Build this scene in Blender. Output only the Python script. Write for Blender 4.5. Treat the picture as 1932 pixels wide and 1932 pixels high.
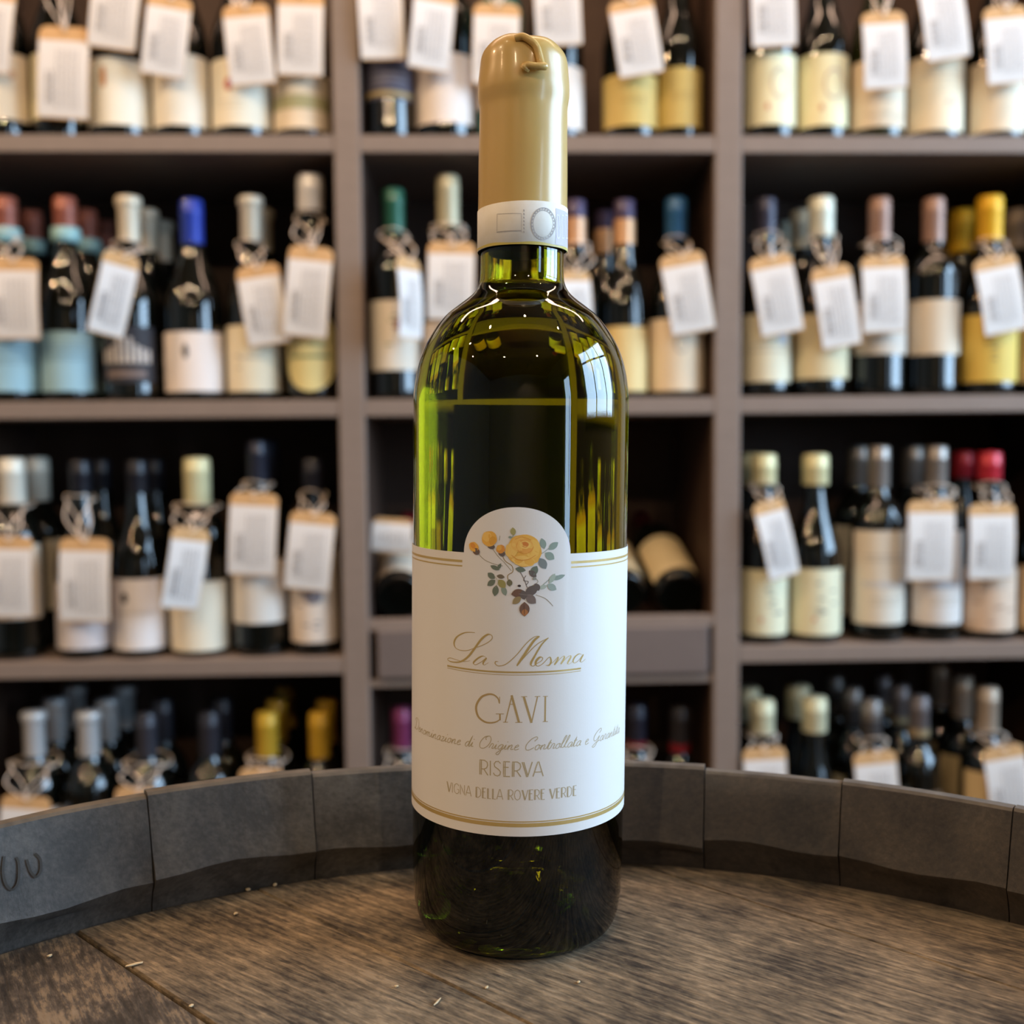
import bpy, bmesh, math, random
from mathutils import Vector, Matrix, noise
random.seed(7)
R_ = math.radians
for o in list(bpy.data.objects): bpy.data.objects.remove(o)
SC = bpy.context.scene
COL = SC.collection
# ------------------------------------------------------------------ camera
ZC = 1.083                       # camera height above the shop floor
FP = 2000.0                      # focal length in pixels of a 1932 px frame
yaw, pitch, roll = R_(2.1), R_(3.7), R_(.5)
FW = Vector((math.sin(yaw)*math.cos(pitch), math.cos(yaw)*math.cos(pitch), -math.sin(pitch)))
RT0 = Vector((math.cos(yaw), -math.sin(yaw), 0)); UP0 = RT0.cross(FW)
RT = RT0*math.cos(roll) - UP0*math.sin(roll); UP = RT0*math.sin(roll) + UP0*math.cos(roll)
cam = bpy.data.cameras.new('camera'); camo = bpy.data.objects.new('camera', cam); COL.objects.link(camo)
camo.matrix_world = Matrix(((RT.x, UP.x, -FW.x, 0), (RT.y, UP.y, -FW.y, 0), (RT.z, UP.z, -FW.z, ZC), (0, 0, 0, 1)))
cam.sensor_width = 36; cam.lens = 36*FP/1932; cam.clip_start = .02; cam.clip_end = 60
cam.dof.use_dof = True; cam.dof.focus_distance = .35; cam.dof.aperture_fstop = cam.lens/4.3
SC.camera = camo
# ------------------------------------------------------------------ light and exposure
SC.view_settings.view_transform = 'Standard'; SC.view_settings.look = 'None'
SC.view_settings.exposure = 0.22; SC.view_settings.gamma = 1; SC.view_settings.use_curve_mapping = False
SC.cycles.use_denoising = True
SC.cycles.max_bounces = 14; SC.cycles.transmission_bounces = 14; SC.cycles.glossy_bounces = 5
SC.cycles.diffuse_bounces = 4; SC.cycles.caustics_reflective = False; SC.cycles.caustics_refractive = False
SC.cycles.sample_clamp_indirect = 4
w = bpy.data.worlds.new('sky'); SC.world = w; w.use_nodes = True
w.node_tree.nodes['Background'].inputs[0].default_value = (.55, .72, 1, 1)
w.node_tree.nodes['Background'].inputs[1].default_value = 1.2
def area(name, loc, aim, sx, sy, col, power):
    l = bpy.data.lights.new(name, 'AREA'); l.shape = 'RECTANGLE'; l.size = sx; l.size_y = sy
    l.color = col; l.energy = power
    o = bpy.data.objects.new(name, l); COL.objects.link(o); o.location = loc
    o.rotation_euler = (Vector(aim)-Vector(loc)).to_track_quat('-Z', 'Y').to_euler(); return o
WX = 2.2                          # right wall of the shop, the street side
area('daylight_window', (WX+.35, .35, 1.95), (0, .6, 1.2), 1.9, 1.7, (.5, .74, 1), 160)
area('daylight_door', (WX+.35, -1.75, 1.3), (0, -1.0, 1.0), .8, 2.1, (.5, .74, 1), 50)
STRIPS = [((.1, 1.2, 2.62), 2.7, 17)]
for p_, l_, e_ in STRIPS: area('strip_light', p_, (p_[0], p_[1]+.01, 0), l_, .12, (1, .66, .46), e_)
def spot(loc, aim, power, ang=95, col=(1, .74, .47), r=.022):
    l = bpy.data.lights.new('lamp_light', 'SPOT'); l.energy = power; l.color = col
    l.spot_size = R_(ang); l.spot_blend = .8; l.shadow_soft_size = r
    o = bpy.data.objects.new('lamp_light', l); COL.objects.link(o); o.location = loc
    o.rotation_euler = (Vector(aim)-Vector(loc)).to_track_quat('-Z', 'Y').to_euler()
LAMPS = [((-.75, .05, 2.72), (-.6, 1.6, 1.2), 22), ((.1, .05, 2.72), (.1, 1.6, 1.2), 20), ((.95, .05, 2.72), (.8, 1.6, 1.2), 13),
         ((-1.7, -.1, 2.72), (-.5, 1.5, 1.0), 36), ((-2.3, -.9, 2.72), (-.1, .5, 1.05), 25), ((-2.4, .6, 2.72), (-.3, .6, 1.0), 50), ((.3, -3.0, 2.72), (.4, -4.2, 1.2), 60),  # last one is added to brighten the front wall that the bottle reflects
         ((.7, -1.9, 2.72), (.3, 1.5, .7), 35), ((-.9, -1.9, 2.72), (-.4, 1.5, .7), 35)]  # both added out of view as fill for the lower shelf tags
for a_, b_, p_ in LAMPS: spot(a_, b_, p_, col=(1, .62, .33) if a_[0] < -2 else (1, .74, .47))

# ------------------------------------------------------------------ measuring helpers
def ray(x, y): return FW + RT*((x-966)/FP) - UP*((y-966)/FP)
def onY(x, y, Y):
    d = ray(x, y); k = Y/d.y; return Vector((d.x*k, Y, ZC+d.z*k))
def onZ(x, y, Z):
    d = ray(x, y); k = (Z-ZC)/d.z; return Vector((d.x*k, d.y*k, Z))
def lin(c): return tuple(((v/255)/12.92 if v <= 10 else (((v/255)+.055)/1.055)**2.4) for v in c)
# ------------------------------------------------------------------ materials
MATS = {}
def mat(name, col, rough=.6, metal=0., spec=.5, coat=0., nz=None, bump=0., scale=40., trans=0., ior=1.5, sheen=0):
    """plain procedural surface: colour with a little noise in it; nz = second colour"""
    if name in MATS: return MATS[name]
    m = bpy.data.materials.new(name); m.use_nodes = True; n = m.node_tree.nodes; L = m.node_tree.links
    b = n['Principled BSDF']; c = (*lin(col), 1)
    b.inputs['Base Color'].default_value = c; b.inputs['Roughness'].default_value = rough
    b.inputs['Metallic'].default_value = metal; b.inputs['Specular IOR Level'].default_value = spec
    b.inputs['Coat Weight'].default_value = coat; b.inputs['Coat Roughness'].default_value = .05
    b.inputs['Transmission Weight'].default_value = trans; b.inputs['IOR'].default_value = ior
    if nz or bump:
        t = n.new('ShaderNodeTexCoord'); q = n.new('ShaderNodeTexNoise'); q.inputs['Scale'].default_value = scale
        q.inputs['Detail'].default_value = 5; L.new(t.outputs['Object'], q.inputs['Vector'])
        if nz:
            r = n.new('ShaderNodeValToRGB'); r.color_ramp.elements[0].position = .35; r.color_ramp.elements[1].position = .68
            r.color_ramp.elements[0].color = c; r.color_ramp.elements[1].color = (*lin(nz), 1)
            L.new(q.outputs['Fac'], r.inputs[0]); L.new(r.outputs[0], b.inputs['Base Color'])
        if bump:
            u = n.new('ShaderNodeBump'); u.inputs['Strength'].default_value = bump; u.inputs['Distance'].default_value = .001
            L.new(q.outputs['Fac'], u.inputs['Height']); L.new(u.outputs[0], b.inputs['Normal'])
    MATS[name] = m; return m
def wood(name, stops, scale, stretch, rot=0, rough=.5, bump=.3, fine=9., blot=.5, spec=.3, extra=None):
    """grained, blotched wood; grain runs along local X turned by rot"""
    m = bpy.data.materials.new(name); m.use_nodes = True; n = m.node_tree.nodes; L = m.node_tree.links
    b = n['Principled BSDF']; b.inputs['Roughness'].default_value = rough; b.inputs['Specular IOR Level'].default_value = spec
    t = n.new('ShaderNodeTexCoord'); mp = n.new('ShaderNodeMapping'); mp.vector_type = 'POINT'
    mr = n.new('ShaderNodeMapping'); mr.inputs['Rotation'].default_value = (0, 0, rot)
    L.new(t.outputs['Object'], mr.inputs[0]); L.new(mr.outputs[0], mp.inputs[0])
    mp.inputs['Scale'].default_value = stretch
    g = n.new('ShaderNodeTexNoise'); g.inputs['Scale'].default_value = scale; g.inputs['Detail'].default_value = 10
    g.inputs['Roughness'].default_value = .7; g.inputs['Distortion'].default_value = .4
    L.new(mp.outputs[0], g.inputs['Vector'])
    k = n.new('ShaderNodeTexNoise'); k.inputs['Scale'].default_value = fine; k.inputs['Detail'].default_value = 6; k.inputs['Roughness'].default_value = .65
    L.new(mr.outputs[0], k.inputs['Vector'])
    mx = n.new('ShaderNodeMix'); mx.data_type = 'FLOAT'; mx.inputs[0].default_value = blot
    L.new(g.outputs['Fac'], mx.inputs[2]); L.new(k.outputs['Fac'], mx.inputs[3])
    sp_ = n.new('ShaderNodeTexNoise'); sp_.inputs['Scale'].default_value = fine*14; sp_.inputs['Detail'].default_value = 3; sp_.inputs['Roughness'].default_value = .7
    ms = n.new('ShaderNodeMapping'); ms.inputs['Scale'].default_value = (.3, 1, .6); L.new(mr.outputs[0], ms.inputs[0]); L.new(ms.outputs[0], sp_.inputs['Vector'])
    m2 = n.new('ShaderNodeMix'); m2.data_type = 'FLOAT'; m2.inputs[0].default_value = .3; L.new(mx.outputs[0], m2.inputs[2]); L.new(sp_.outputs['Fac'], m2.inputs[3]); mx = m2
    r = n.new('ShaderNodeValToRGB'); e = r.color_ramp.elements
    e[0].position, e[0].color = stops[0][0], (*lin(stops[0][1]), 1); e[1].position, e[1].color = stops[-1][0], (*lin(stops[-1][1]), 1)
    for p, c in stops[1:-1]:
        q = e.new(p); q.color = (*lin(c), 1)
    L.new(mx.outputs[0], r.inputs[0]); L.new(r.outputs[0], b.inputs['Base Color'])
    u = n.new('ShaderNodeBump'); u.inputs['Strength'].default_value = bump; u.inputs['Distance'].default_value = .0012
    L.new(g.outputs['Fac'], u.inputs['Height']); L.new(u.outputs[0], b.inputs['Normal'])
    MATS[name] = m; return m
# ------------------------------------------------------------------ mesh helpers
def link(name, me, m=None, parent=None, smooth=False):
    if m: me.materials.append(m)
    if smooth:
        for p in me.polygons: p.use_smooth = True
    o = bpy.data.objects.new(name, me); COL.objects.link(o)
    if parent: o.parent = parent
    return o
def pd(name, V, F, m=None, parent=None, smooth=False):
    me = bpy.data.meshes.new(name); me.from_pydata([tuple(v) for v in V], [], F); me.update(); return link(name, me, m, parent, smooth)
def empty(name, loc=(0, 0, 0), rot=(0, 0, 0)):
    o = bpy.data.objects.new(name, None); COL.objects.link(o); o.location = loc; o.rotation_euler = rot; o.empty_display_size = .02; return o
def tag(o, label, cat=None, group=None, kind=None):
    if label: o['label'] = label
    if cat: o['category'] = cat
    if group: o['group'] = group
    if kind: o['kind'] = kind
    return o
def box(name, a, b, m, parent=None, bev=.0015):
    bm = bmesh.new(); bmesh.ops.create_cube(bm, size=1)
    for v in bm.verts: v.co = Vector([(a[i]+b[i])/2 + v.co[i]*(b[i]-a[i]) for i in range(3)])
    if bev: bmesh.ops.bevel(bm, geom=bm.edges[:], offset=bev, segments=2, profile=.5, affect='EDGES')
    me = bpy.data.meshes.new(name); bm.to_mesh(me); bm.free(); return link(name, me, m, parent)
def lathe(name, prof, m, parent=None, seg=40, f=None, a0=0, a1=2*math.pi, closed=True, cap0=False, cap1=False):
    V, F = [], []; full = abs(a1-a0-2*math.pi) < 1e-6; N = seg if full else seg+1
    for r, z in prof:
        for i in range(N):
            a = a0+(a1-a0)*i/seg; rr = r
            p = Vector((rr*math.sin(a), -rr*math.cos(a), z))
            V.append(f(p) if f else p)
    for j in range(len(prof)-1):
        for i in range(seg):
            i2 = (i+1) % N if full else i+1
            F.append((j*N+i, j*N+i2, (j+1)*N+i2, (j+1)*N+i))
    if cap0: F.append(tuple(range(N))[::-1])
    if cap1: F.append(tuple((len(prof)-1)*N+i for i in range(N)))
    return pd(name, V, F, m, parent, True)
def catmull(P, n=6, closed=False):
    P = [Vector(p) for p in P]; out = []; N = len(P)
    for i in range(N if closed else N-1):
        p0 = P[(i-1) % N] if closed or i else P[0]; p1 = P[i]; p2 = P[(i+1) % N]; p3 = P[(i+2) % N] if closed or i+2 < N else P[-1]
        for k in range(n):
            t = k/n
            out.append(.5*((2*p1)+(p2-p0)*t+(2*p0-5*p1+4*p2-p3)*t*t+(3*p1-p0-3*p2+p3)*t**3))
    if not closed: out.append(P[-1])
    return out
def tube(name, P, r, m, parent=None, seg=8, n=6, closed=False, smooth_path=True):
    Q = catmull(P, n, closed) if smooth_path else [Vector(p) for p in P]
    V, F = [], []; N = len(Q); nrm = None
    for i, p in enumerate(Q):
        t = (Q[(i+1) % N]-Q[i-1]) if closed else (Q[min(i+1, N-1)]-Q[max(i-1, 0)])
        t = t.normalized() if t.length > 1e-9 else Vector((0, 0, 1))
        if nrm is None: nrm = t.orthogonal().normalized()
        nrm = (nrm-t*nrm.dot(t)).normalized(); bn = t.cross(nrm)
        rr = r(i/(N-1)) if callable(r) else r
        for k in range(seg):
            a = 2*math.pi*k/seg; V.append(p+nrm*rr*math.cos(a)+bn*rr*math.sin(a))
    for i in range(N if closed else N-1):
        for k in range(seg):
            j = (i+1) % N; F.append((i*seg+k, i*seg+(k+1) % seg, j*seg+(k+1) % seg, j*seg+k))
    if not closed:
        F.append(tuple(range(seg))[::-1]); F.append(tuple((N-1)*seg+k for k in range(seg)))
    return pd(name, V, F, m, parent, True)
def lerp_prof(P, n):
    return [(max(v.x, 0), v.y) for v in catmull([(a, b, 0) for a, b in P], n)]

# ================================================================== THE SHOP ROOM
m_wall = mat('wall_paint', (188, 180, 166), .85, nz=(180, 171, 157), scale=3)
m_ceil = mat('ceiling_boards', (150, 112, 78), .7, nz=(128, 94, 62), scale=2.5)
m_floor = wood('floor_boards', [(.3, (58, 42, 30)), (.5, (84, 62, 44)), (.7, (104, 78, 55))], 3, (1, 9, 1), rough=.45)
YB = 1.885
def struct(o): o['kind'] = 'structure'; return o
struct(box('floor', (-3.2, -4.2, -.1), (WX, YB+.1, 0), m_floor, bev=0))
struct(box('ceiling', (-3.2, -4.2, 2.9), (WX, YB+.1, 3.0), m_ceil, bev=0))
struct(box('wall_back', (-3.2, YB, 0), (WX, YB+.1, 2.9), m_wall, bev=0))
struct(box('wall_front', (-3.2, -4.3, 0), (WX, -4.2, 2.9), m_wall, bev=0))
struct(box('wall_left', (-3.3, -4.2, 0), (-3.2, YB, 2.9), m_wall, bev=0))
# right wall with a shop window and a glazed door
def wallbox(V, F, a, b):
    k = len(V)
    for x in (a[0], b[0]):
        for y in (a[1], b[1]):
            for z in (a[2], b[2]): V.append((x, y, z))
    F += [(k, k+1, k+3, k+2), (k+4, k+6, k+7, k+5), (k, k+4, k+5, k+1), (k+2, k+3, k+7, k+6), (k, k+2, k+6, k+4), (k+1, k+5, k+7, k+3)]
V, F = [], []
for y0, y1, z0, z1 in ((-4.2, -2.1, 0, 2.9), (-2.1, -1.4, 2.25, 2.9), (-1.4, -.55, 0, 2.9), (-.55, 1.3, 0, 1.08), (-.55, 1.3, 2.6, 2.9), (1.3, YB, 0, 2.9)):
    wallbox(V, F, (WX, y0, z0), (WX+.15, y1, z1))
struct(pd('wall_right', V, F, m_wall))
m_frame = mat('window_paint', (70, 62, 55), .5)
m_pane = mat('window_glass', (245, 250, 250), .02, trans=1, ior=1.05)
wn = struct(empty('window_1', (WX, .375, 1.08)))
for y0, y1, z0, z1 in ((-.925, .925, 0, .05), (-.925, .925, 1.47, 1.52), (-.925, -.875, 0, 1.52), (.875, .925, 0, 1.52), (-.33, -.29, .05, 1.47), (.29, .33, .05, 1.47), (-.875, .875, 1.0, 1.04)):
    box('window_frame', (.03, y0, z0), (.1, y1, z1), m_frame, wn)
dn = struct(empty('door_1', (WX, -1.75, 0)))
for y0, y1, z0, z1 in ((-.35, -.25, 0, 2.25), (.25, .35, 0, 2.25), (-.25, .25, 0, .25), (-.25, .25, 2.1, 2.25)):
    box('door_frame', (.03, y0, z0), (.09, y1, z1), m_frame, dn)
tube('door_handle', [(-.03, .2, .9), (-.03, .2, 1.3)], .012, mat('brass', (170, 140, 80), .3, 1), dn, smooth_path=False)
m_black = mat('lamp_housing', (20, 20, 20), .5)
m_bulb = bpy.data.materials.new('lamp_bulb'); m_bulb.use_nodes = True
bb = m_bulb.node_tree.nodes['Principled BSDF']; bb.inputs['Emission Color'].default_value = (1, .78, .5, 1); bb.inputs['Emission Strength'].default_value = 25
WHERE = ['nearest the shelves, left of centre', 'nearest the shelves, in the middle', 'nearest the shelves, window side', 'further left over the shelves', 'at the left rear', 'at the far left beside the shelves', 'added to brighten the front wall', 'added as fill for the lower shelves, window side', 'added as fill for the lower shelves, left side']
for (a_, b_, p_), wh in zip(LAMPS, WHERE):
    e = empty('ceiling_spotlight', a_, (Vector(b_)-Vector(a_)).to_track_quat('-Z', 'Y').to_euler())
    tag(e, 'black ceiling spotlight ' + wh, 'lamp', 'ceiling spotlights')
    lathe('lamp_housing', [(.0, .13), (.03, .128), (.034, .12), (.036, .0), (.033, .0), (.031, .11), (0, .115)], m_black, e, 20)
    lathe('bulb', [(.0, .075), (.02, .07), (.024, .055), (.018, .04), (0, .036)], m_bulb, e, 16)

for (p_, l_, e_), wh in zip(STRIPS, ('over the front of the shelving',)):
    e = tag(empty('strip_lamp', p_), 'long black ceiling strip lamp '+wh, 'lamp', 'ceiling strip lamps')
    box('lamp_housing', (-l_/2-.02, -.08, .004), (l_/2+.02, .08, .12), m_black, e)

# ================================================================== SHELVING
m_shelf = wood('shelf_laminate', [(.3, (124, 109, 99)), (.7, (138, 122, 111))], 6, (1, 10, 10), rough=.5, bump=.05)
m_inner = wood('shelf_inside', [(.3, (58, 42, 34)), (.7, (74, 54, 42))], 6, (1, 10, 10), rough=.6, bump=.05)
YS = 1.55                          # front edge plane of the shelving
UPX = [(-.792, -.754), (-.193, -.1555), (.3555, .3945), (.93, .968)]
ZA, ZB_, ZCL, ZCR, ZD = ZC+.4415, ZC+.0655, ZC-.312, ZC-.3055, ZC-.69
TH = .0245
sh = tag(empty('shelving_unit', (0, YS, 0)), 'tall grey-brown open shelving unit filled with wine bottles behind the barrel', 'shelving')
for a, b in UPX: box('upright_panel', (a, 0, .0), (b, .325, 2.45), m_shelf, sh, .002)
BAYS = [(UPX[i][1], UPX[i+1][0]) for i in range(3)]
ZMID = onY(1250, 1162, YS).z
levels = [[ZA, ZB_, ZCL, ZD, ZD-.36], [ZA, ZB_, ZMID, ZD, ZD-.36], [ZA, ZB_, ZCR, ZD, ZD-.36]]
for (a, b), lv in zip(BAYS, levels):
    for z in lv:
        if z == ZMID: box('display_rail', (a, .001, z-TH+.008), (b, .018, z), m_shelf, sh, .0015)
        else: box('shelf_board', (a, .001, z-TH), (b, .32, z), m_shelf, sh, .0015)
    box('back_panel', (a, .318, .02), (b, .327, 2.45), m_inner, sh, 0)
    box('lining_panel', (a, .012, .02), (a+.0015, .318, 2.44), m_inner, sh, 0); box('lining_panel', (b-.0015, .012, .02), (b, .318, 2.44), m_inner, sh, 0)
    box('top_board', (a, .001, 2.42), (b, .32, 2.445), m_shelf, sh)
zd0, zd1 = onY(1250, 1272, YS).z, onY(1250, 1180, YS).z
box('rail', (BAYS[1][0], .004, zd0-.014), (BAYS[1][1], .018, zd0-.003), m_shelf, sh)
box('drawer', (BAYS[1][0]+.012, -.004, zd0), (BAYS[1][1]-.008, .018, zd1), mat('drawer_front', (104, 92, 87), .5, nz=(112, 99, 93), scale=8), sh, .003)
# sloping display board in the centre bay on which three bottles lie
PL = onY(745, 1128, YS+.05); sl = lambda y: PL.z-.0455+(y-.05)*math.tan(R_(22))
V = [(BAYS[1][0]+.004, .03, sl(.03)), (BAYS[1][1]-.004, .03, sl(.03)), (BAYS[1][1]-.004, .316, sl(.316)), (BAYS[1][0]+.004, .316, sl(.316))]
V += [(x, y, z-.010) for x, y, z in V]
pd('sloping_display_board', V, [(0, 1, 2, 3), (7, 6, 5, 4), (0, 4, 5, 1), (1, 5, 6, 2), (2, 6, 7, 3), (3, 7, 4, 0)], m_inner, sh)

# ================================================================== BACKGROUND BOTTLES
m_dark = mat('dark_bottle_glass', (10, 12, 9), .06, spec=.6, coat=.3)
m_olive = mat('olive_bottle_glass', (30, 34, 10), .06, spec=.6, coat=.3)
m_teal = mat('teal_bottle_glass', (30, 92, 84), .08, spec=.6)
m_string = mat('cotton_string', (232, 214, 196), .8)
m_manila = mat('manila_card', (206, 164, 114), .8, nz=(196, 153, 102), scale=90)
m_paper = mat('white_sticker', (218, 214, 210), .7)
m_ink = mat('grey_ink', (120, 118, 124), .8)
def paper(c, g=.65):
    a_ = sum(c)/3; c = tuple(int(v*.8+a_*.2-4*(v > 200)) for v in c); return mat('paper_%d_%d_%d' % c, c, g)
def foil(c, rough=.35, metal=.25): return mat('foil_%d_%d_%d' % c, c, rough, metal, coat=.15)
def prof_bordeaux(R, H, rn):
    return lerp_prof([(0, .004), (R*.6, .003), (R*.9, .0), (R, .008), (R, .03), (R, .3*H), (R, .56*H), (R*.97, .625*H), (R*.78, .685*H), (R*.5, .735*H), (rn*1.02, .79*H), (rn, .86*H), (rn, .985*H), (rn*.9, .998*H), (0, H)], 3)
def prof_burgundy(R, H, rn):
    return lerp_prof([(0, .004), (R*.6, .003), (R*.9, .0), (R, .008), (R, .03), (R, .25*H), (R, .42*H), (R*.95, .5*H), (R*.78, .585*H), (R*.58, .66*H), (rn*1.18, .75*H), (rn, .84*H), (rn, .985*H), (rn*.9, .998*H), (0, H)], 3)
def wrapped(R, u0, u1, z0, z1, n=14, off=.0006, shape=None):
    """paper wrapped on a bottle of radius R, front is -Y"""
    V, F = [], []; r = R+off
    for i in range(n+1):
        u = u0+(u1-u0)*i/n; a = u/R
        t0, t1 = (z0, z1) if shape is None else shape(i/n)
        for j in range(3):
            z = t0+(t1-t0)*j/2; V.append((r*math.sin(a), -r*math.cos(a), z))
    for i in range(n):
        for j in range(2): k = i*3+j; F.append((k, k+3, k+4, k+1))
    return V, F
def oval(z0, z1):
    return lambda t: ((z0+z1)/2-(z1-z0)/2*math.sqrt(max(0, 1-(2*t-1)**2)), (z0+z1)/2+(z1-z0)/2*math.sqrt(max(0, 1-(2*t-1)**2)))
def arch(z0, z1, d): return lambda t: (z0, z1-d*(2*t-1)**2)

def mk_bottle(spec, Yx, X, zb, H, R, rn, capz, labz, name='wine_bottle', laying=None):
    """builds one bottle as Empty > glass, capsule, collar, label (> prints)"""
    root = empty(name, (X, Yx, zb))
    g = {'dark': m_dark, 'olive': m_olive, 'teal': m_teal}[spec.get('glass', 'dark')]
    pf = (prof_burgundy if spec['t'] == 'b' else prof_bordeaux)(R, H, rn)
    lathe('glass', pf, g, root, 32)
    if spec.get('cap'):
        c = spec['cap']; rc = spec.get('rc', rn+.0012); fl = spec.get('flange')
        P = [(rc*.98, capz), (rc, capz+.001)]
        if fl: P += [(rc, H-.017), (rc*1.06, H-.015), (rc*1.2, H-.012), (rc*1.22, H-.003), (rc*1.1, H+.0005), (0, H+.0012)]
        else: P += [(rc, H-.022), (rc*1.03, H-.021), (rc*1.03, H-.016), (rc, H-.015), (rc, H-.004), (rc*.9, H), (0, H+.0012)]
        lathe('capsule', P, foil(c, spec.get('crough', .4), spec.get('cmet', .2)), root, 24)
        if spec.get('skirt'):
            lathe('capsule_skirt', [(rc+.0006, capz), (rc+.0006, capz+(H-capz)*spec.get('sk', .5))], foil(spec['skirt'], .4, .35), root, 24)
        if spec.get('collar'):
            lathe('collar', [(rc, capz-.021), (rc*1.22, capz-.019), (rc*1.28, capz-.01), (rc*1.22, capz), (rc, capz+.001)], foil(spec['collar'], .5, 0), root, 24)
    if spec.get('lab'):
        z0, z1 = labz; hw = spec.get('lw', 1.35)*R
        sf = oval(z0, z1) if spec.get('shape') == 'oval' else arch(z0, z1, spec['arch']) if spec.get('arch') else None
        V, F = wrapped(R, -hw, hw, z0, z1, 18, shape=sf)
        lo = pd('label', V, F, paper(spec['lab']), root, True)
        for pr in spec.get('pr', ()):     # prints: (kind, du, dz0, dz1, halfwidth, colour) as fractions of R / label height
            kd, du, a, b, h, c = pr; hh = z1-z0; V, F = [], []
            if kd in ('blob', 'bar'):
                V, F = wrapped(R, (du-h)*R, (du+h)*R, z0+a*hh, z0+b*hh, 10, .001, shape=oval(z0+a*hh, z0+b*hh) if kd == 'blob' else None)
            elif kd == 'lines':           # rows of small illegible print
                rows = 2 if b-a < .3 else 4
                for q in range(rows):
                    zz = z0+(a+(b-a)*(q+.5)/rows)*hh; u = (du-h)*R
                    while u < (du+h)*R:
                        l = random.uniform(.002, .006)
                        v, f = wrapped(R, u, u+l, zz-.0009, zz+.0009, 1, .001); k = len(V); V += v; F += [tuple(i+k for i in ff) for ff in f]; u += l+.0015
            elif kd == 'ring':
                n = 24
                for q in range(n):
                    t = 2*math.pi*q/n; zc = z0+(a+b)/2*hh; rz = (b-a)/2*hh
                    for rr in (1, .8): V.append((( R+.001)*math.sin((du*R+h*R*rr*math.cos(t))/R), -(R+.001)*math.cos((du*R+h*R*rr*math.cos(t))/R), zc+rz*rr*math.sin(t)))
                F = [(2*q, 2*((q+1) % n), 2*((q+1) % n)+1, 2*q+1) for q in range(n)]
            elif kd == 'sky':             # row of little towers
                for q in range(9):
                    u = (du-h+2*h*q/8)*R; t = z0+(a+(b-a)*(.45+.55*math.exp(-((q-4)/2.2)**2)*(1 if q % 2 else .8)))*hh
                    v, f = wrapped(R, u-.0028, u+.0028, z0+a*hh, t, 1, .001); k = len(V); V += v; F += [tuple(i+k for i in ff) for ff in f]
            elif kd == 'zig':
                for q in range(7):
                    u = (du-h+2*h*random.random())*R; zz = z0+(a+(b-a)*random.random())*hh
                    v, f = wrapped(R, u-.005, u+.005, zz-.001, zz+.0015, 2, .001); k = len(V); V += v; F += [tuple(i+k for i in ff) for ff in f]
            if F: pd('label_print', V, F, paper(c, .6), lo, False)
    return root
def prof_r(pf, z):
    return max([a for a, b in pf if abs(b-z) < .016] or [.016])
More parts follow.
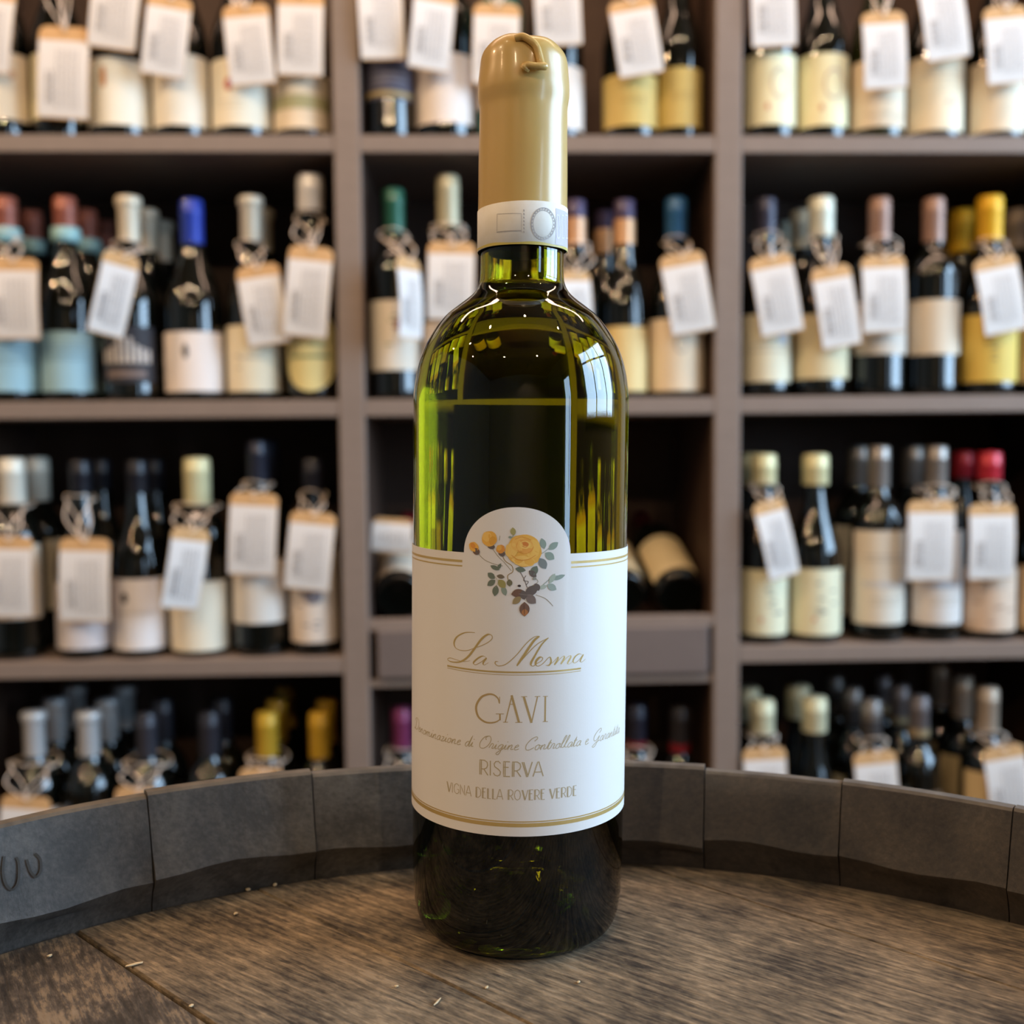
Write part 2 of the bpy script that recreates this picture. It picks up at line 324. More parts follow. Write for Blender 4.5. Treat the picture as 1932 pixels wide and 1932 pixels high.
def mk_tag(tx, ty, bx, by, wpx, Y, turn, neck, rneck, label, strings=True):
    """hang tag: manila card, white sticker, tiny print, cotton string round the bottle neck"""
    T = onY(tx, ty, Y); B = onY(bx, by, Y); L = (T-B).length; up = (T-B).normalized()
    W = wpx*Y/FP; root = empty('price_tag', T)
    tag(root, label, 'tag', 'manila price tags with white stickers on the wine bottles')
    sd = Vector((1, 0, 0)); sd = (sd-up*sd.dot(up)).normalized(); sd = Matrix.Rotation(turn, 3, up) @ sd; nm = sd.cross(up)   # nm points to +Y or so
    if nm.y > 0: nm = -nm
    W /= max(.35, math.cos(turn))
    c = .0085
    def P(u, v, d=0):     # u across -.5..+.5 W ; v down 0..L, slight bow
        return sd*u - up*v + nm*(d + .004*math.sin(math.pi*v/L) - .002*(2*u/W)**2)
    c = .0125; arc = [(c*(1-math.cos(t)), c*(1-math.sin(t))*.9) for t in (0, .35, .7, 1.05, 1.35, 1.5708)]
    out = [(W/2-a, b) for a, b in arc[::-1]]
    n = 8
    out += [(W/2, c*.9+(L-c*.9-.003)*i/n) for i in range(1, n+1)] + [(W/2-.003, L), (-W/2+.003, L)]
    out += [(-W/2, L-.003-(L-c*.9-.003)*i/n) for i in range(n)] + [(-W/2+a, b) for a, b in arc]
    def sheet(nm_, out, d0, d1, m, par):
        V = [P(u, v, d0) for u, v in out]+[P(u, v, d1) for u, v in out]; N = len(out)
        # strip triangulation: pair vertices by row
        F = [tuple(range(N)), tuple(range(2*N-1, N-1, -1))]+[(i, N+i, N+(i+1) % N, (i+1) % N) for i in range(N)]
        me = bpy.data.meshes.new(nm_); me.from_pydata([tuple(v) for v in V], [], F)
        bm = bmesh.new(); bm.from_mesh(me); bmesh.ops.triangulate(bm, faces=bm.faces[:2] if False else [f for f in bm.faces if len(f.verts) > 4]); bmesh.ops.recalc_face_normals(bm, faces=bm.faces[:]); bm.to_mesh(me); bm.free()
        return link(nm_, me, m, par)
    card = sheet('card', out, 0, .0004, m_manila, root)
    t0 = .0195*L/.125
    def rect(u0, u1, v0, v1, k=6):
        return [(u0, v0), (u1, v0)]+[(u1, v0+(v1-v0)*i/k) for i in range(1, k+1)]+[(u0, v1)]+[(u0, v1-(v1-v0)*i/k) for i in range(1, k)]
    st = sheet('sticker', rect(-W/2+.0009, W/2-.0009, t0, L-.0022), .0006, .0008, m_paper, card)
    V, F = [], []
    for col in range(7):
        u = -W*.30+col*W*.095; v = t0+.012
        wd = .0011 if col < 2 else .0005
        end = L-(.02 if col < 2 else .014)
        if col < 2: v = L*.5
        while v < end:
            l = random.uniform(.003, .009); e_ = min(v+l, end); k = len(V)
            V += [P(u-wd, v, .00095), P(u+wd, v, .00095), P(u+wd, e_, .00095), P(u-wd, e_, .00095)]; F.append((k, k+1, k+2, k+3)); v += l+.002
    pd('fine_print', V, F, m_ink, st)
    hole = P(0, .006, .001)
    if strings and neck is not None:
        nx, ny, nz = neck; C = Vector((nx, ny, nz))-T; r = rneck+.0048
        ph = random.uniform(-.3, .3); j = lambda s: random.uniform(-s, s)
        pts = [hole]
        pts += [hole*.45+(C+Vector((-r-.013+j(.005), -r*.7, -.004)))*.55+Vector((j(.006), -.006, j(.004)))]
        for k in range(9):
            a = math.pi*1.25-2*math.pi*1.5*k/8*0 - (math.pi*1.5)*k/8 + math.pi*0
            pts.append(C+Vector((r*math.cos(a), r*math.sin(a), .006*math.sin(a*1.0+ph)+j(.0015))))
        pts += [hole*.45+(C+Vector((r+.013+j(.005), -r*.7, -.004)))*.55+Vector((j(.006), -.007, j(.004))), hole+Vector((.001, -.0008, 0))]
        tube('string', pts, .0010, m_string, root, 6, 5)
        pts2 = [hole+Vector((0, -.001, 0)), hole*.5+(C+Vector((j(.01), -r-.006, .0)))*.5, C+Vector((-r*.9, -r*.6, .004+j(.002))), C+Vector((0, -r-.001, .008+j(.003))), C+Vector((r*.9, -r*.6, j(.004))), hole*.6+(C+Vector((j(.016), -r-.004, .0)))*.4, hole]
        tube('string', pts2, .0008, m_string, root, 6, 5)
    return root
CR, YL, WH, GR, BLK = (238, 226, 190), (226, 190, 92), (238, 230, 224), (120, 122, 128), (26, 26, 32)
# t: b burgundy / d bordeaux; x centre, row, y top, w body px, cap colour, cy capsule bottom y, lab colour, ly label (y0,y1); tag = (tx,ty,bx,by,w,turn)
S = [
# ---- top shelf, left bay
dict(x=5, row='A', t='b', y=-130, w=102, lab=(232, 214, 176), ly=(95, 222), pr=[('blob', .7, .6, .75, .12, (214, 160, 110))], tag=(-14, -25, -28, 135, 86, 0), d='wine bottle with cream label cut by the frame edge, top shelf', s='first bottle of the top shelf left bay'),
dict(x=113, row='A', t='b', y=-130, w=104, lab=(238, 228, 176), ly=(98, 222), tag=(122, 50, 118, 224, 92, 0), d='wine bottle with cream label mostly hidden by a low hung tag, top shelf', s='second bottle of the top shelf left bay'),
dict(x=228, row='A', t='b', y=-130, w=112, lab=(240, 230, 206), ly=(106, 234), arch=.004, pr=[('blob', -.22, .55, .86, .09, (214, 120, 40))], tag=(226, -70, 209, 92, 88, 0), d='wine bottle whose cream label bears a small orange flame, top shelf', s='orange flame bottle'),
dict(x=343, row='A', t='b', y=-130, w=108, lab=(238, 228, 200), ly=(100, 235), tag=(322, -8, 306, 144, 78, .1), d='wine bottle with plain cream label under a slanting tag, between flame and red-spot bottles', s='bottle between the flame and red-spot bottles'),
dict(x=457, row='A', t='b', y=-130, w=114, lab=(242, 232, 204), ly=(108, 236), pr=[('blob', -.25, .52, .7, .12, (196, 30, 40)), ('lines', -.2, .25, .4, .4, (210, 196, 170))], tag=(462, 8, 478, 160, 84, 0), d='wine bottle whose cream label has a red spot, top shelf', s='red-spot bottle'),
dict(x=570, row='A', t='b', y=-130, w=108, lab=(238, 216, 176), ly=(138, 241), pr=[('bar', 0, .36, .62, 1.3, (176, 166, 110))], tag=(568, -14, 566, 143, 84, 0), d='wine bottle with olive band across its tan label, beside the left post', s='olive-banded bottle'),
# ---- top shelf, centre bay
dict(x=730, row='A', t='d', y=-110, w=88, lab=(74, 72, 92), ly=(110, 186), pr=[('bar', 0, .08, .2, 1.2, (170, 140, 70)), ('lines', 0, .4, .7, .8, (150, 146, 160))], tag=(714, -45, 724, 112, 82, .1), d='slim dark wine bottle with slate blue and gold label, top shelf', s='slate-labelled bottle'),
dict(x=840, row='A', t='d', y=-120, w=110, lab=(236, 222, 212), ly=(98, 230), tag=(822, -20, 808, 132, 76, .2), d='wine bottle with plain white label next to the slate-labelled one', s='white bottle beside the slate-labelled one'),
dict(x=945, row='A', t='d', y=-120, w=100, glass='teal', lab=(230, 214, 200), ly=(120, 200), tag=(938, 6, 934, 160, 86, 0), d='teal glass wine bottle mostly hidden behind the wax capsule', s='teal glass bottle'),
dict(x=1050, row='A', t='d', y=-120, w=98, lab=(236, 220, 206), ly=(122, 240), tag=(1048, -60, 1056, 86, 86, 0), d='white-labelled wine bottle half hidden behind the wax capsule, top shelf', s='white bottle half hidden behind the wax capsule'),
dict(x=1188, row='A', t='b', y=-110, w=103, lab=(214, 176, 82), ly=(138, 236), pr=[('lines', 0, .45, .6, .5, (190, 150, 66))], tag=(1188, -2, 1212, 142, 84, 0), d='burgundy-shaped wine bottle with yellow label and a hanging tag, top shelf', s='tagged yellow-label bottle'),
dict(x=1297, row='A', t='b', y=-110, w=100, lab=(214, 176, 82), ly=(126, 238), pr=[('lines', 0, .45, .6, .5, (190, 150, 66))], d='untagged wine bottle with yellow label and bare dark neck, beside right post', s='untagged yellow-label bottle'),
# ---- top shelf, right bay
dict(x=1450, row='A', t='b', y=-110, w=98, lab=(240, 232, 180), ly=(98, 234), pr=[('ring', .2, .35, .8, .4, (206, 180, 150)), ('blob', -.3, .2, .3, .08, (220, 140, 110))], tag=(1455, -70, 1462, 88, 84, 0), red=1, d='wine bottle with cream ring-print label beside the right post, tagged', s='ring-print bottle beside the right post'),
dict(x=1550, row='A', t='b', y=-110, w=98, lab=(240, 230, 170), ly=(99, 236), pr=[('ring', .2, .35, .8, .45, (206, 176, 140)), ('blob', -.3, .2, .3, .08, (216, 140, 100))], d='untagged wine bottle with cream ring-print label and bare sloping neck', s='untagged ring-print bottle'),
dict(x=1653, row='A', t='b', y=-110, w=102, glass='olive', lab=(226, 206, 168), ly=(110, 238), pr=[('zig', 0, .1, .4, .8, (196, 176, 144))], tag=(1666, 22, 1672, 168, 82, 0), d='olive glass wine bottle with sandy label scribbled with lines, top shelf', s='sandy scribbled-label bottle'),
dict(x=1760, row='A', t='b', y=-110, w=106, lab=(238, 220, 178), ly=(103, 244), pr=[('lines', 0, .66, .8, .8, (190, 174, 150)), ('bar', .25, .35, .4, .2, (196, 180, 156))], tag=(1770, -40, 1792, 112, 84, 0), d='wine bottle with tall cream label and a line of lettering, top shelf', s='tall cream lettered bottle'),
dict(x=1877, row='A', t='b', y=-110, w=108, lab=(236, 220, 184), ly=(112, 245), tag=(1896, 12, 1906, 158, 84, 0), d='last cream-labelled wine bottle of the top shelf, at the frame edge', s='last bottle of the top shelf'),
# ---- second shelf, left bay
dict(x=18, row='B', t='b', y=373, w=107, cap=(150, 84, 66), cy=432, rc=.0165, collar=(150, 190, 190), lab=(140, 186, 206), ly=(628, 738), back=1, pr=[('lines', 0, .45, .75, .9, (80, 120, 140))], tag=(24, 487, 28, 640, 92, 0), d='wine bottle with light blue label and copper capsule, cut by the frame edge', s='blue-label bottle at the frame edge'),
dict(x=130, row='B', t='b', y=373, w=108, cap=(150, 84, 66), cy=432, rc=.0165, collar=(150, 190, 190), lab=(140, 186, 206), ly=(625, 738), back=2, pr=[('lines', 0, .5, .8, .9, (80, 120, 140))], d='untagged wine bottle with light blue label and copper capsule', s='untagged blue-label bottle'),
dict(x=249, row='B', t='b', y=373, w=100, cap=(222, 206, 180), cy=464, flange=1, lab=(34, 34, 44), ly=(615, 722), lw=1.1, back=2, pr=[('sky', 0, .35, .85, .85, (196, 186, 176)), ('bar', 0, .1, .22, .75, (120, 100, 92))], tag=(232, 478, 198, 632, 56, .55), d='wine bottle with silver city skyline printed on dark label', s='skyline bottle'),
dict(x=367, row='B', t='b', y=378, w=108, cap=(44, 66, 170), cy=462, rc=.0165, lab=(236, 222, 212), ly=(625, 738), back=0, pr=[('blob', -.08, .55, .8, .1, (70, 68, 70))], d='wine bottle with royal blue capsule and square white label', s='royal blue capped bottle'),
dict(x=478, row='B', t='b', y=373, w=118, cap=(214, 204, 184), cy=464, flange=1, lab=(236, 222, 182), ly=(613, 738), back=1, bdx=1, pr=[('zig', 0, .3, .6, .5, (190, 176, 150))], tag=(484, 500, 510, 650, 80, 0), d='wine bottle with flanged white capsule and cream label, tagged, second shelf', s='flanged white capsule bottle beside the oval-label bottle'),
dict(x=590, row='B', t='d', y=332, w=94, cap=(232, 224, 216), cy=400, rc=.019, rn=.0155, lab=(232, 214, 130), ly=(580, 738), shape='oval', lw=1.25, back=0, pr=[('bar', 0, .4, .44, .85, (96, 120, 80))], tag=(588, 465, 574, 636, 82, 0), d='tall wine bottle with oval yellow label and white capsule, beside left post', s='oval yellow-label bottle'),
# ---- second shelf, centre bay
dict(x=745, row='B', t='d', y=358, w=96, cap=(38, 92, 70), cy=443, rc=.016, lab=(228, 216, 190), ly=(566, 698), back=0, pr=[('blob', .2, .55, .75, .15, (160, 70, 70)), ('zig', .1, .35, .8, .3, (120, 140, 100))], tag=(770, 486, 776, 640, 40, .95), d='wine bottle with dark green capsule and white floral label', s='green-capped bottle'),
dict(x=848, row='B', t='d', y=333, w=96, cap=(196, 184, 150), cy=430, rc=.0165, rn=.015, lab=(234, 222, 208), ly=(606, 735), back=0, tag=(852, 456, 850, 604, 88, 0), d='wine bottle with pale gold capsule beside the green-capped one', s='pale gold capped bottle'),
dict(x=1086, row='B', t='b', y=378, w=96, cap=(78, 64, 92), skirt=(200, 150, 110), sk=.6, cy=466, lab=(228, 190, 110), ly=(615, 738), back=0, tag=(1084, 510, 1090, 640, 60, .3), d='purple and gold capped wine bottle half hidden behind the main bottle', s='half hidden purple-gold bottle'),
dict(x=1178, row='B', t='b', y=378, w=94, cap=(78, 64, 92), skirt=(206, 156, 112), sk=.58, cy=468, lab=(236, 204, 122), ly=(615, 738), back=1, bdx=-.02, d='untagged wine bottle with purple and gold capsule and yellow label', s='untagged purple-gold bottle'),
dict(x=1278, row='B', t='b', y=375, w=106, cap=(44, 96, 140), cy=455, rc=.0165, lab=(234, 212, 172), ly=(600, 738), back=0, pr=[('ring', 0, .52, .78, .22, (150, 146, 140))], tag=(1284, 478, 1310, 628, 84, 0), d='wine bottle with steel blue capsule and cream label bearing a ring', s='steel blue capped bottle'),
# ---- second shelf, right bay
dict(x=1443, row='B', t='b', y=375, w=94, cap=(62, 58, 72), cy=447, lab=(228, 218, 178), ly=(592, 720), back=0, pr=[('lines', -.1, .4, .6, .7, (150, 146, 140)), ('blob', .5, .55, .75, .25, (180, 186, 190))], tag=(1452, 482, 1478, 630, 82, 0), d='wine bottle with charcoal capsule beside the right post, second shelf', s='charcoal-capped bottle beside the right post'),
dict(x=1547, row='B', t='b', y=374, w=104, cap=(226, 222, 200), cy=450, rc=.019, lab=(226, 208, 154), ly=(592, 714), back=2, tag=(1566, 502, 1590, 655, 76, 0), d='wine bottle with cream capsule and straw-coloured label, tagged, second shelf', s='cream-capped straw-label bottle'),
dict(x=1657, row='B', t='d', y=375, w=100, cap=(166, 128, 110), cy=458, rc=.0158, lab=(210, 190, 172), ly=(568, 668), back=0, tag=(1666, 482, 1670, 628, 84, 0), d='wine bottle with rose-brown capsule and beige label, tagged', s='tagged rose-brown capped bottle'),
dict(x=1758, row='B', t='d', y=375, w=100, cap=(166, 128, 110), cy=458, rc=.0158, lab=(226, 206, 172), ly=(564, 668), back=0, d='untagged wine bottle with rose-brown capsule and beige label', s='untagged rose-brown capped bottle'),
dict(x=1863, row='B', t='b', y=372, w=106, cap=(236, 178, 30), cy=458, rc=.019, crough=.5, lab=(232, 190, 66), ly=(592, 720), back=2, pr=[('zig', 0, .3, .8, .5, (150, 120, 60))], tag=(1876, 484, 1900, 628, 84, 0), d='wine bottle with bright yellow capsule and yellow label', s='bright yellow capped bottle'),
dict(x=1968, row='B', t='b', y=373, w=104, cap=(206, 184, 164), cy=452, rc=.019, lab=(216, 180, 136), ly=(590, 720), back=1, bk_first=1, d='beige-capped wine bottle at the frame edge beside the yellow-capped one', s='beige-capped edge bottle'),
# ---- third shelf, left bay
dict(x=28, row='C', t='d', y=865, w=104, cap=(232, 224, 206), cy=950, rc=.0195, lab=(232, 218, 190), ly=(1030, 1170), back=1, bdx=.0, pr=[('lines', .5, .5, .7, .3, (180, 160, 140))], tag=(16, 1012, 18, 1166, 88, 0), d='wine bottle with wide white capsule at the left frame edge, third shelf', s='white-capped bottle at the left edge, third shelf'),
dict(x=157, row='C', t='b', y=868, w=100, cap=(26, 26, 34), cy=930, lab=(216, 206, 200), ly=(1100, 1226), back=1, tag=(160, 1015, 160, 1174, 94, 0), d='black-capped wine bottle under a heart-looped tag string, third shelf', s='black-capped bottle with a looped string'),
dict(x=263, row='C', t='b', y=868, w=102, cap=(26, 26, 34), cy=930, lab=(232, 222, 216), ly=(1093, 1227), back=1, pr=[('blob', -.3, .66, .82, .14, (50, 50, 56)), ('lines', 0, .5, .55, .8, (200, 190, 180))], d='black-capped wine bottle with small black star on white label', s='black star bottle'),
dict(x=376, row='C', t='d', y=864, w=108, cap=(226, 216, 168), cy=952, rc=.0195, crough=.5, lab=(234, 222, 188), ly=(1098, 1229), back=0, tag=(362, 996, 338, 1150, 62, .5), d='wine bottle with pale yellow capsule and cream label, third shelf', s='pale yellow capped bottle'),
dict(x=490, row='C', t='d', y=832, w=100, cap=(40, 42, 56), cy=910, lab=(224, 216, 200), ly=(1056, 1177), back=1, pr=[('blob', -.35, .86, .95, .06, (180, 70, 50))], tag=(480, 930, 474, 1086, 90, 0), d='tallest dark wine bottle of the third shelf, label high above the base', s='tallest dark bottle of the third shelf'),
dict(x=593, row='C', t='d', y=866, w=90, cap=(30, 30, 38), cy=930, lab=(232, 214, 190), ly=(1040, 1213), back=0, pr=[('zig', 0, .12, .65, .8, (100, 92, 100)), ('blob', .05, .42, .6, .4, (130, 120, 124))], tag=(592, 966, 578, 1114, 86, 0), d='wine bottle with sketched drinking glass on its label, beside left post', s='sketched-glass bottle'),
# ---- third shelf, right bay
dict(x=1439, row='C', t='b', y=857, w=92, cap=(224, 212, 162), cy=914, rc=.0195, crough=.5, lab=(232, 226, 180), ly=(1076, 1199), back=1, pr=[('zig', .1, .3, .8, .45, (120, 120, 110)), ('blob', -.3, .2, .28, .06, (220, 120, 90))], tag=(1448, 944, 1482, 1090, 64, .2), d='cream-capped sloping wine bottle beside the right post, tagged', s='cream-capped bottle beside the right post'),
dict(x=1537, row='C', t='b', y=857, w=98, cap=(224, 212, 162), cy=914, rc=.0195, crough=.5, lab=(232, 226, 180), ly=(1074, 1199), back=0, pr=[('zig', .1, .3, .8, .45, (120, 120, 110)), ('blob', -.3, .2, .28, .06, (220, 120, 90))], d='untagged cream-capped sloping wine bottle with dark sketch on label', s='untagged cream-capped sloping bottle'),
dict(x=1655, row='C', t='d', y=842, w=100, cap=(150, 140, 132), cy=920, rc=.0165, lab=(222, 212, 188), ly=(1002, 1179), back=1, cmet=.6, pr=[('lines', 0, .66, .76, .8, (150, 146, 140)), ('bar', 0, .4, .46, .9, (196, 196, 196)), ('lines', 0, .2, .3, .6, (180, 170, 150))], d='untagged wine bottle with silver capsule and very tall cream label', s='untagged silver-capped bottle'),
dict(x=1763, row='C', t='d', y=842, w=98, cap=(150, 140, 132), cy=920, rc=.0165, lab=(222, 214, 200), ly=(1002, 1179), back=1, cmet=.6, pr=[('bar', 0, .4, .46, .9, (190, 190, 196)), ('lines', 0, .2, .3, .6, (180, 170, 150))], tag=(1758, 944, 1754, 1096, 92, 0), d='tagged wine bottle with silver capsule and very tall label', s='tagged silver-capped bottle'),
dict(x=1863, row='C', t='b', y=853, w=102, cap=(190, 40, 54), cy=905, rc=.018, lab=(226, 188, 158), ly=(1074, 1192), back=1, pr=[('zig', 0, .1, .7, .8, (170, 130, 106))], tag=(1872, 950, 1870, 1094, 90, 0), d='wine bottle with red capsule and salmon scribbled label', s='red-capped bottle'),
dict(x=1966, row='C', t='b', y=857, w=100, cap=(40, 40, 44), cy=920, lab=(222, 180, 130), ly=(1070, 1190), back=0, d='wine bottle with tan label cut by the right frame edge, third shelf', s='tan edge bottle of the third shelf'),
# ---- bottom visible shelf
dict(x=65, row='D', t='d', y=1342, w=96, cap=(206, 206, 206), cy=1432, flange=1, cmet=.4, lab=(230, 226, 220), ly=(1600, 1720), back=2, tag=(50, 1502, 40, 1660, 92, 0), d='leftmost silver-flanged wine bottle low behind the barrel, tagged', s='silver-flanged bottle low behind the barrel'),
dict(x=168, row='D', t='d', y=1342, w=96, cap=(206, 206, 206), cy=1432, flange=1, cmet=.4, lab=(230, 226, 220), ly=(1600, 1720), back=2, d='untagged silver-flanged wine bottle low behind the barrel', s='untagged silver-flanged bottle'),
dict(x=277, row='D', t='d', y=1345, w=96, cap=(58, 58, 66), cy=1432, lab=(220, 210, 190), ly=(1600, 1720), back=1, tag=(262, 1486, 252, 1640, 86, 0), d='dark grey capped wine bottle low behind the barrel with looped tag string', s='dark grey capped bottle with looped string'),
dict(x=395, row='D', t='d', y=1343, w=96, cap=(48, 48, 56), cy=1432, lab=(220, 210, 190), ly=(1600, 1720), back=1, d='untagged dark grey capped wine bottle low behind the barrel', s='untagged dark grey capped bottle'),
dict(x=504, row='D', t='d', y=1343, w=96, cap=(206, 166, 52), cy=1424, lab=(220, 210, 150), ly=(1600, 1720), back=2, rc=.0168, tag=(494, 1450, 486, 1600, 84, 0), d='yellow-capped wine bottle with tag string low behind the barrel', s='tagged yellow-capped bottle low behind the barrel'),
dict(x=603, row='D', t='d', y=1343, w=92, cap=(206, 160, 44), cy=1428, rc=.0162, lab=(220, 210, 150), ly=(1600, 1720), back=1, d='untagged yellow-capped wine bottle low behind the barrel near left post', s='untagged low yellow-capped bottle'),
dict(x=757, row='D', t='d', y=1335, w=92, cap=(124, 50, 88), cy=1412, lab=(220, 210, 190), ly=(1600, 1720), back=0, tag=(752, 1462, 752, 1610, 84, 0), d='wine bottle with plum purple capsule low behind the main bottle', s='plum-capped bottle'),
dict(x=1200, row='D', t='d', y=1330, w=92, cap=(34, 34, 46), skirt=(130, 26, 32), sk=.16, cy=1408, lab=(220, 210, 190), ly=(1600, 1720), back=0, tag=(1192, 1452, 1192, 1600, 84, 0), d='dark-capped wine bottle with red band, beside the main bottle edge', s='red-banded bottle by the main bottle'),
dict(x=1288, row='D', t='d', y=1332, w=92, cap=(40, 36, 36), skirt=(130, 26, 32), sk=.2, cy=1416, lab=(220, 210, 190), ly=(1600, 1720), back=0, d='untagged dark-capped wine bottle with red band, low centre bay', s='untagged red-banded bottle'),
dict(x=1437, row='D', t='b', y=1320, w=93, cap=(218, 212, 176), cy=1382, rc=.0192, crough=.5, lab=(226, 216, 180), ly=(1600, 1720), back=1, tag=(1442, 1410, 1446, 1560, 84, 0), d='low cream-capped wine bottle behind barrel rim, tagged, beside right post', s='low tagged cream-capped bottle'),
dict(x=1536, row='D', t='b', y=1315, w=93, cap=(218, 212, 176), cy=1378, rc=.0192, crough=.5, lab=(226, 216, 180), ly=(1600, 1720), back=1, d='low untagged cream-capped wine bottle behind the barrel rim', s='low untagged cream-capped bottle'),
dict(x=1643, row='D', t='d', y=1320, w=96, cap=(150, 144, 140), cy=1392, cmet=.6, skirt=(70, 66, 66), sk=.5, lab=(226, 216, 180), ly=(1600, 1720), back=2, tag=(1650, 1418, 1660, 1570, 84, 0), d='low silver-capped wine bottle with tag, behind the barrel rim', s='low silver-capped bottle'),
dict(x=1733, row='D', t='d', y=1313, w=94, cap=(128, 120, 120), cy=1386, cmet=.6, skirt=(170, 150, 116), sk=.2, lab=(120, 92, 66), ly=(1540, 1640), back=2, d='low grey-capped wine bottle with gold band on its capsule', s='low gold-banded grey-capped bottle'),
dict(x=1862, row='D', t='d', y=1297, w=98, cap=(196, 178, 158), cy=1378, cmet=.5, rc=.0165, lab=(214, 182, 128), ly=(1460, 1600), back=2, tag=(1892, 1408, 1912, 1560, 84, 0), d='low champagne-capped wine bottle with tan label at right, tagged', s='low champagne-capped bottle'),
]
ROWZ = {'A': lambda x: ZA, 'B': lambda x: ZB_, 'C': lambda x: ZCL if x < 700 else ZCR, 'D': lambda x: ZD}
RG = {'A': 'wine bottles on the top shelf', 'B': 'wine bottles on the second shelf', 'C': 'wine bottles on the third shelf', 'D': 'wine bottles on the lowest visible shelf'}
PREV = {}
for s in S:
    R = s['w']*1.605/FP/2
    Yx = YS+.012+R; zb = ROWZ[s['row']](s['x'])+.0012
    ymid = {'A': 170, 'B': 600, 'C': 1050, 'D': 1380}[s['row']]
    X = onY(s['x'], ymid, Yx).x
    for a, b in UPX:        # keep clear of the posts
        if X < (a+b)/2 and X+R > a-.004 and X > a-.09: X = a-.004-R
        elif X > (a+b)/2 and X-R < b+.004 and X < b+.09: X = b+.004+R
    # neighbours on a shelf stand clear of one another
    pk = PREV.get((s['row'], X > .37, X > -.17))
    if pk and X-R < pk[0]+pk[1]+.0032: R = max(.034, X-pk[0]-pk[1]-.0032)
    PREV[(s['row'], X > .37, X > -.17)] = (X, R)
    H = onY(s['x'], s['y'], Yx).z-zb; rn = s.get('rn', .0142)
    capz = onY(s['x'], s.get('cy', s['y']+90), Yx).z-zb if s['row'] != 'A' else H-.06
    if s['row'] == 'A': s['cap'] = s.get('cap', (70, 66, 60))
    z1 = onY(s['x'], s['ly'][0], Yx-R).z-zb; z0 = max(.009, onY(s['x'], s['ly'][1], Yx-R).z-zb)
    if s['row'] == 'D': z0, z1 = (.05, .15) if s['x'] not in (1862,) else (.06, z1)
    r0 = mk_bottle(s, Yx, X, zb, H, R, rn, capz, (z0, z1))
    tag(r0, s['d'], 'wine bottle', RG[s['row']])
    kids = [c for c in COL.objects if c.parent == r0]
    for k in range(s.get('back', 0)):
        c = r0.copy(); COL.objects.link(c); c.location = (X+(s.get('bdx', 0) if abs(s.get('bdx', 0)) < .5 else 0), Yx+(k+1)*(2*R+.006), zb)
        for ch in kids:
            q = ch.copy(); COL.objects.link(q); q.parent = c
            for g in [h for h in COL.objects if h.parent == ch]:
                gg = g.copy(); COL.objects.link(gg); gg.parent = q
        tag(c, ('wine bottle directly behind the ' if k == 0 else 'wine bottle third deep behind the ')+s['s'], 'wine bottle', RG[s['row']])
    if s.get('tag'):
        tx, ty, bx, by, wp, tn = s['tag']
        zt = onY(tx, ty, Yx-R-.012).z
        nz = min(max(zt+.022, zb+H*.80), zb+capz-.004) if s['row'] != 'A' else max(zt+.02, zb+H*.8)
        side = tn
        pf = (prof_burgundy if s['t'] == 'b' else prof_bordeaux)(R, H, rn)
        mk_tag(tx, ty, bx, by, wp, Yx-R-.016-abs(math.sin(tn))*.03, tn, (X, Yx, nz), max(prof_r(pf, nz-zb), s.get('rc', 0)*(1.3 if s.get('collar') else 1)), 'hang tag on the '+s['s'])
# bottles lying on the sloping display board in the centre bay
def lying(px, py, name_lab, short, yawd, cap, lab, Rp=.0385):
    P = onY(px, py, YS+.046)
    s = dict(t='d', cap=cap, lab=lab, lw=1.3)
    r = mk_bottle(s, P.y, P.x, P.z, .272, Rp, .0142, .22, (.018, .125))
    r.rotation_euler = (R_(-68), 0, R_(-yawd)); r.location = P
    tag(r, name_lab, 'wine bottle', 'wine bottles lying on the display board'); return r
lying(753, 1128, 'wine bottle lying with red capsule at the back and cream label upward', '', 0, (170, 30, 46), (226, 206, 176))
lying(1174, 1124, 'wine bottle lying half hidden behind the main bottle, base toward viewer', '', -3, (60, 20, 26), (232, 206, 150))
lying(1283, 1122, 'wine bottle lying with tan label upward, beside the right post', '', -5, (60, 20, 26), (232, 206, 150))
mk_tag(742, 978, 738, 1042, 78, YS+.035, 0, None, 0, 'hang tag draped over the lying red-capped bottle', strings=False)

# ================================================================== BARREL
HZ = ZC-.172                        # height of the barrel head (the table surface)
BC = Vector((.016, .155, 0))
barrel = tag(empty('wine_barrel', (BC.x, BC.y, 0)), 'old dark oak wine barrel standing on end as a display table', 'barrel')
STV = [(.50, .47, .43), (.36, .33, .3), (.24, .22, .2)]
m_stave = wood('stave_oak', [(.34, (40, 38, 37)), (.46, (62, 60, 58)), (.54, (80, 77, 74)), (.68, (104, 100, 95))], 34, (1, 1, .5), rough=.5, bump=.5, fine=60, blot=.5, spec=.5)  # left staves: cool window light put into the grey
m_stave2 = wood('stave_oak_shaded', [(.34, (34, 30, 28)), (.46, (56, 49, 43)), (.55, (70, 61, 52)), (.7, (96, 84, 70))], 34, (1, 1, .5), rough=.5, bump=.5, fine=60, blot=.5, spec=.5)  # remaining staves: same oak, shade of the right side put into the colour
m_rim = mat('worn_rim_oak', (82, 76, 69), .7, nz=(106, 98, 88), scale=120, bump=.4)
m_hoop = mat('hoop_iron', (64, 60, 58), .45, .9, nz=(84, 62, 50), bump=.3, scale=30)
def angz(px, py, R, z):             # bearing of a stave joint seen at this place on the rim
    d = onZ(px, py, z)-BC; return math.atan2(d.x, d.y)
ZT, ZS = ZC-.132, ZC-.1585           # rim top and the step where the chime bevel begins
joints = [angz(x, y, 0, ZT) for x, y in ((-90, 1585), (267, 1502), (583, 1457), (800, 1441), (1060, 1434), (1331, 1446), (1590, 1472), (1915, 1522))]
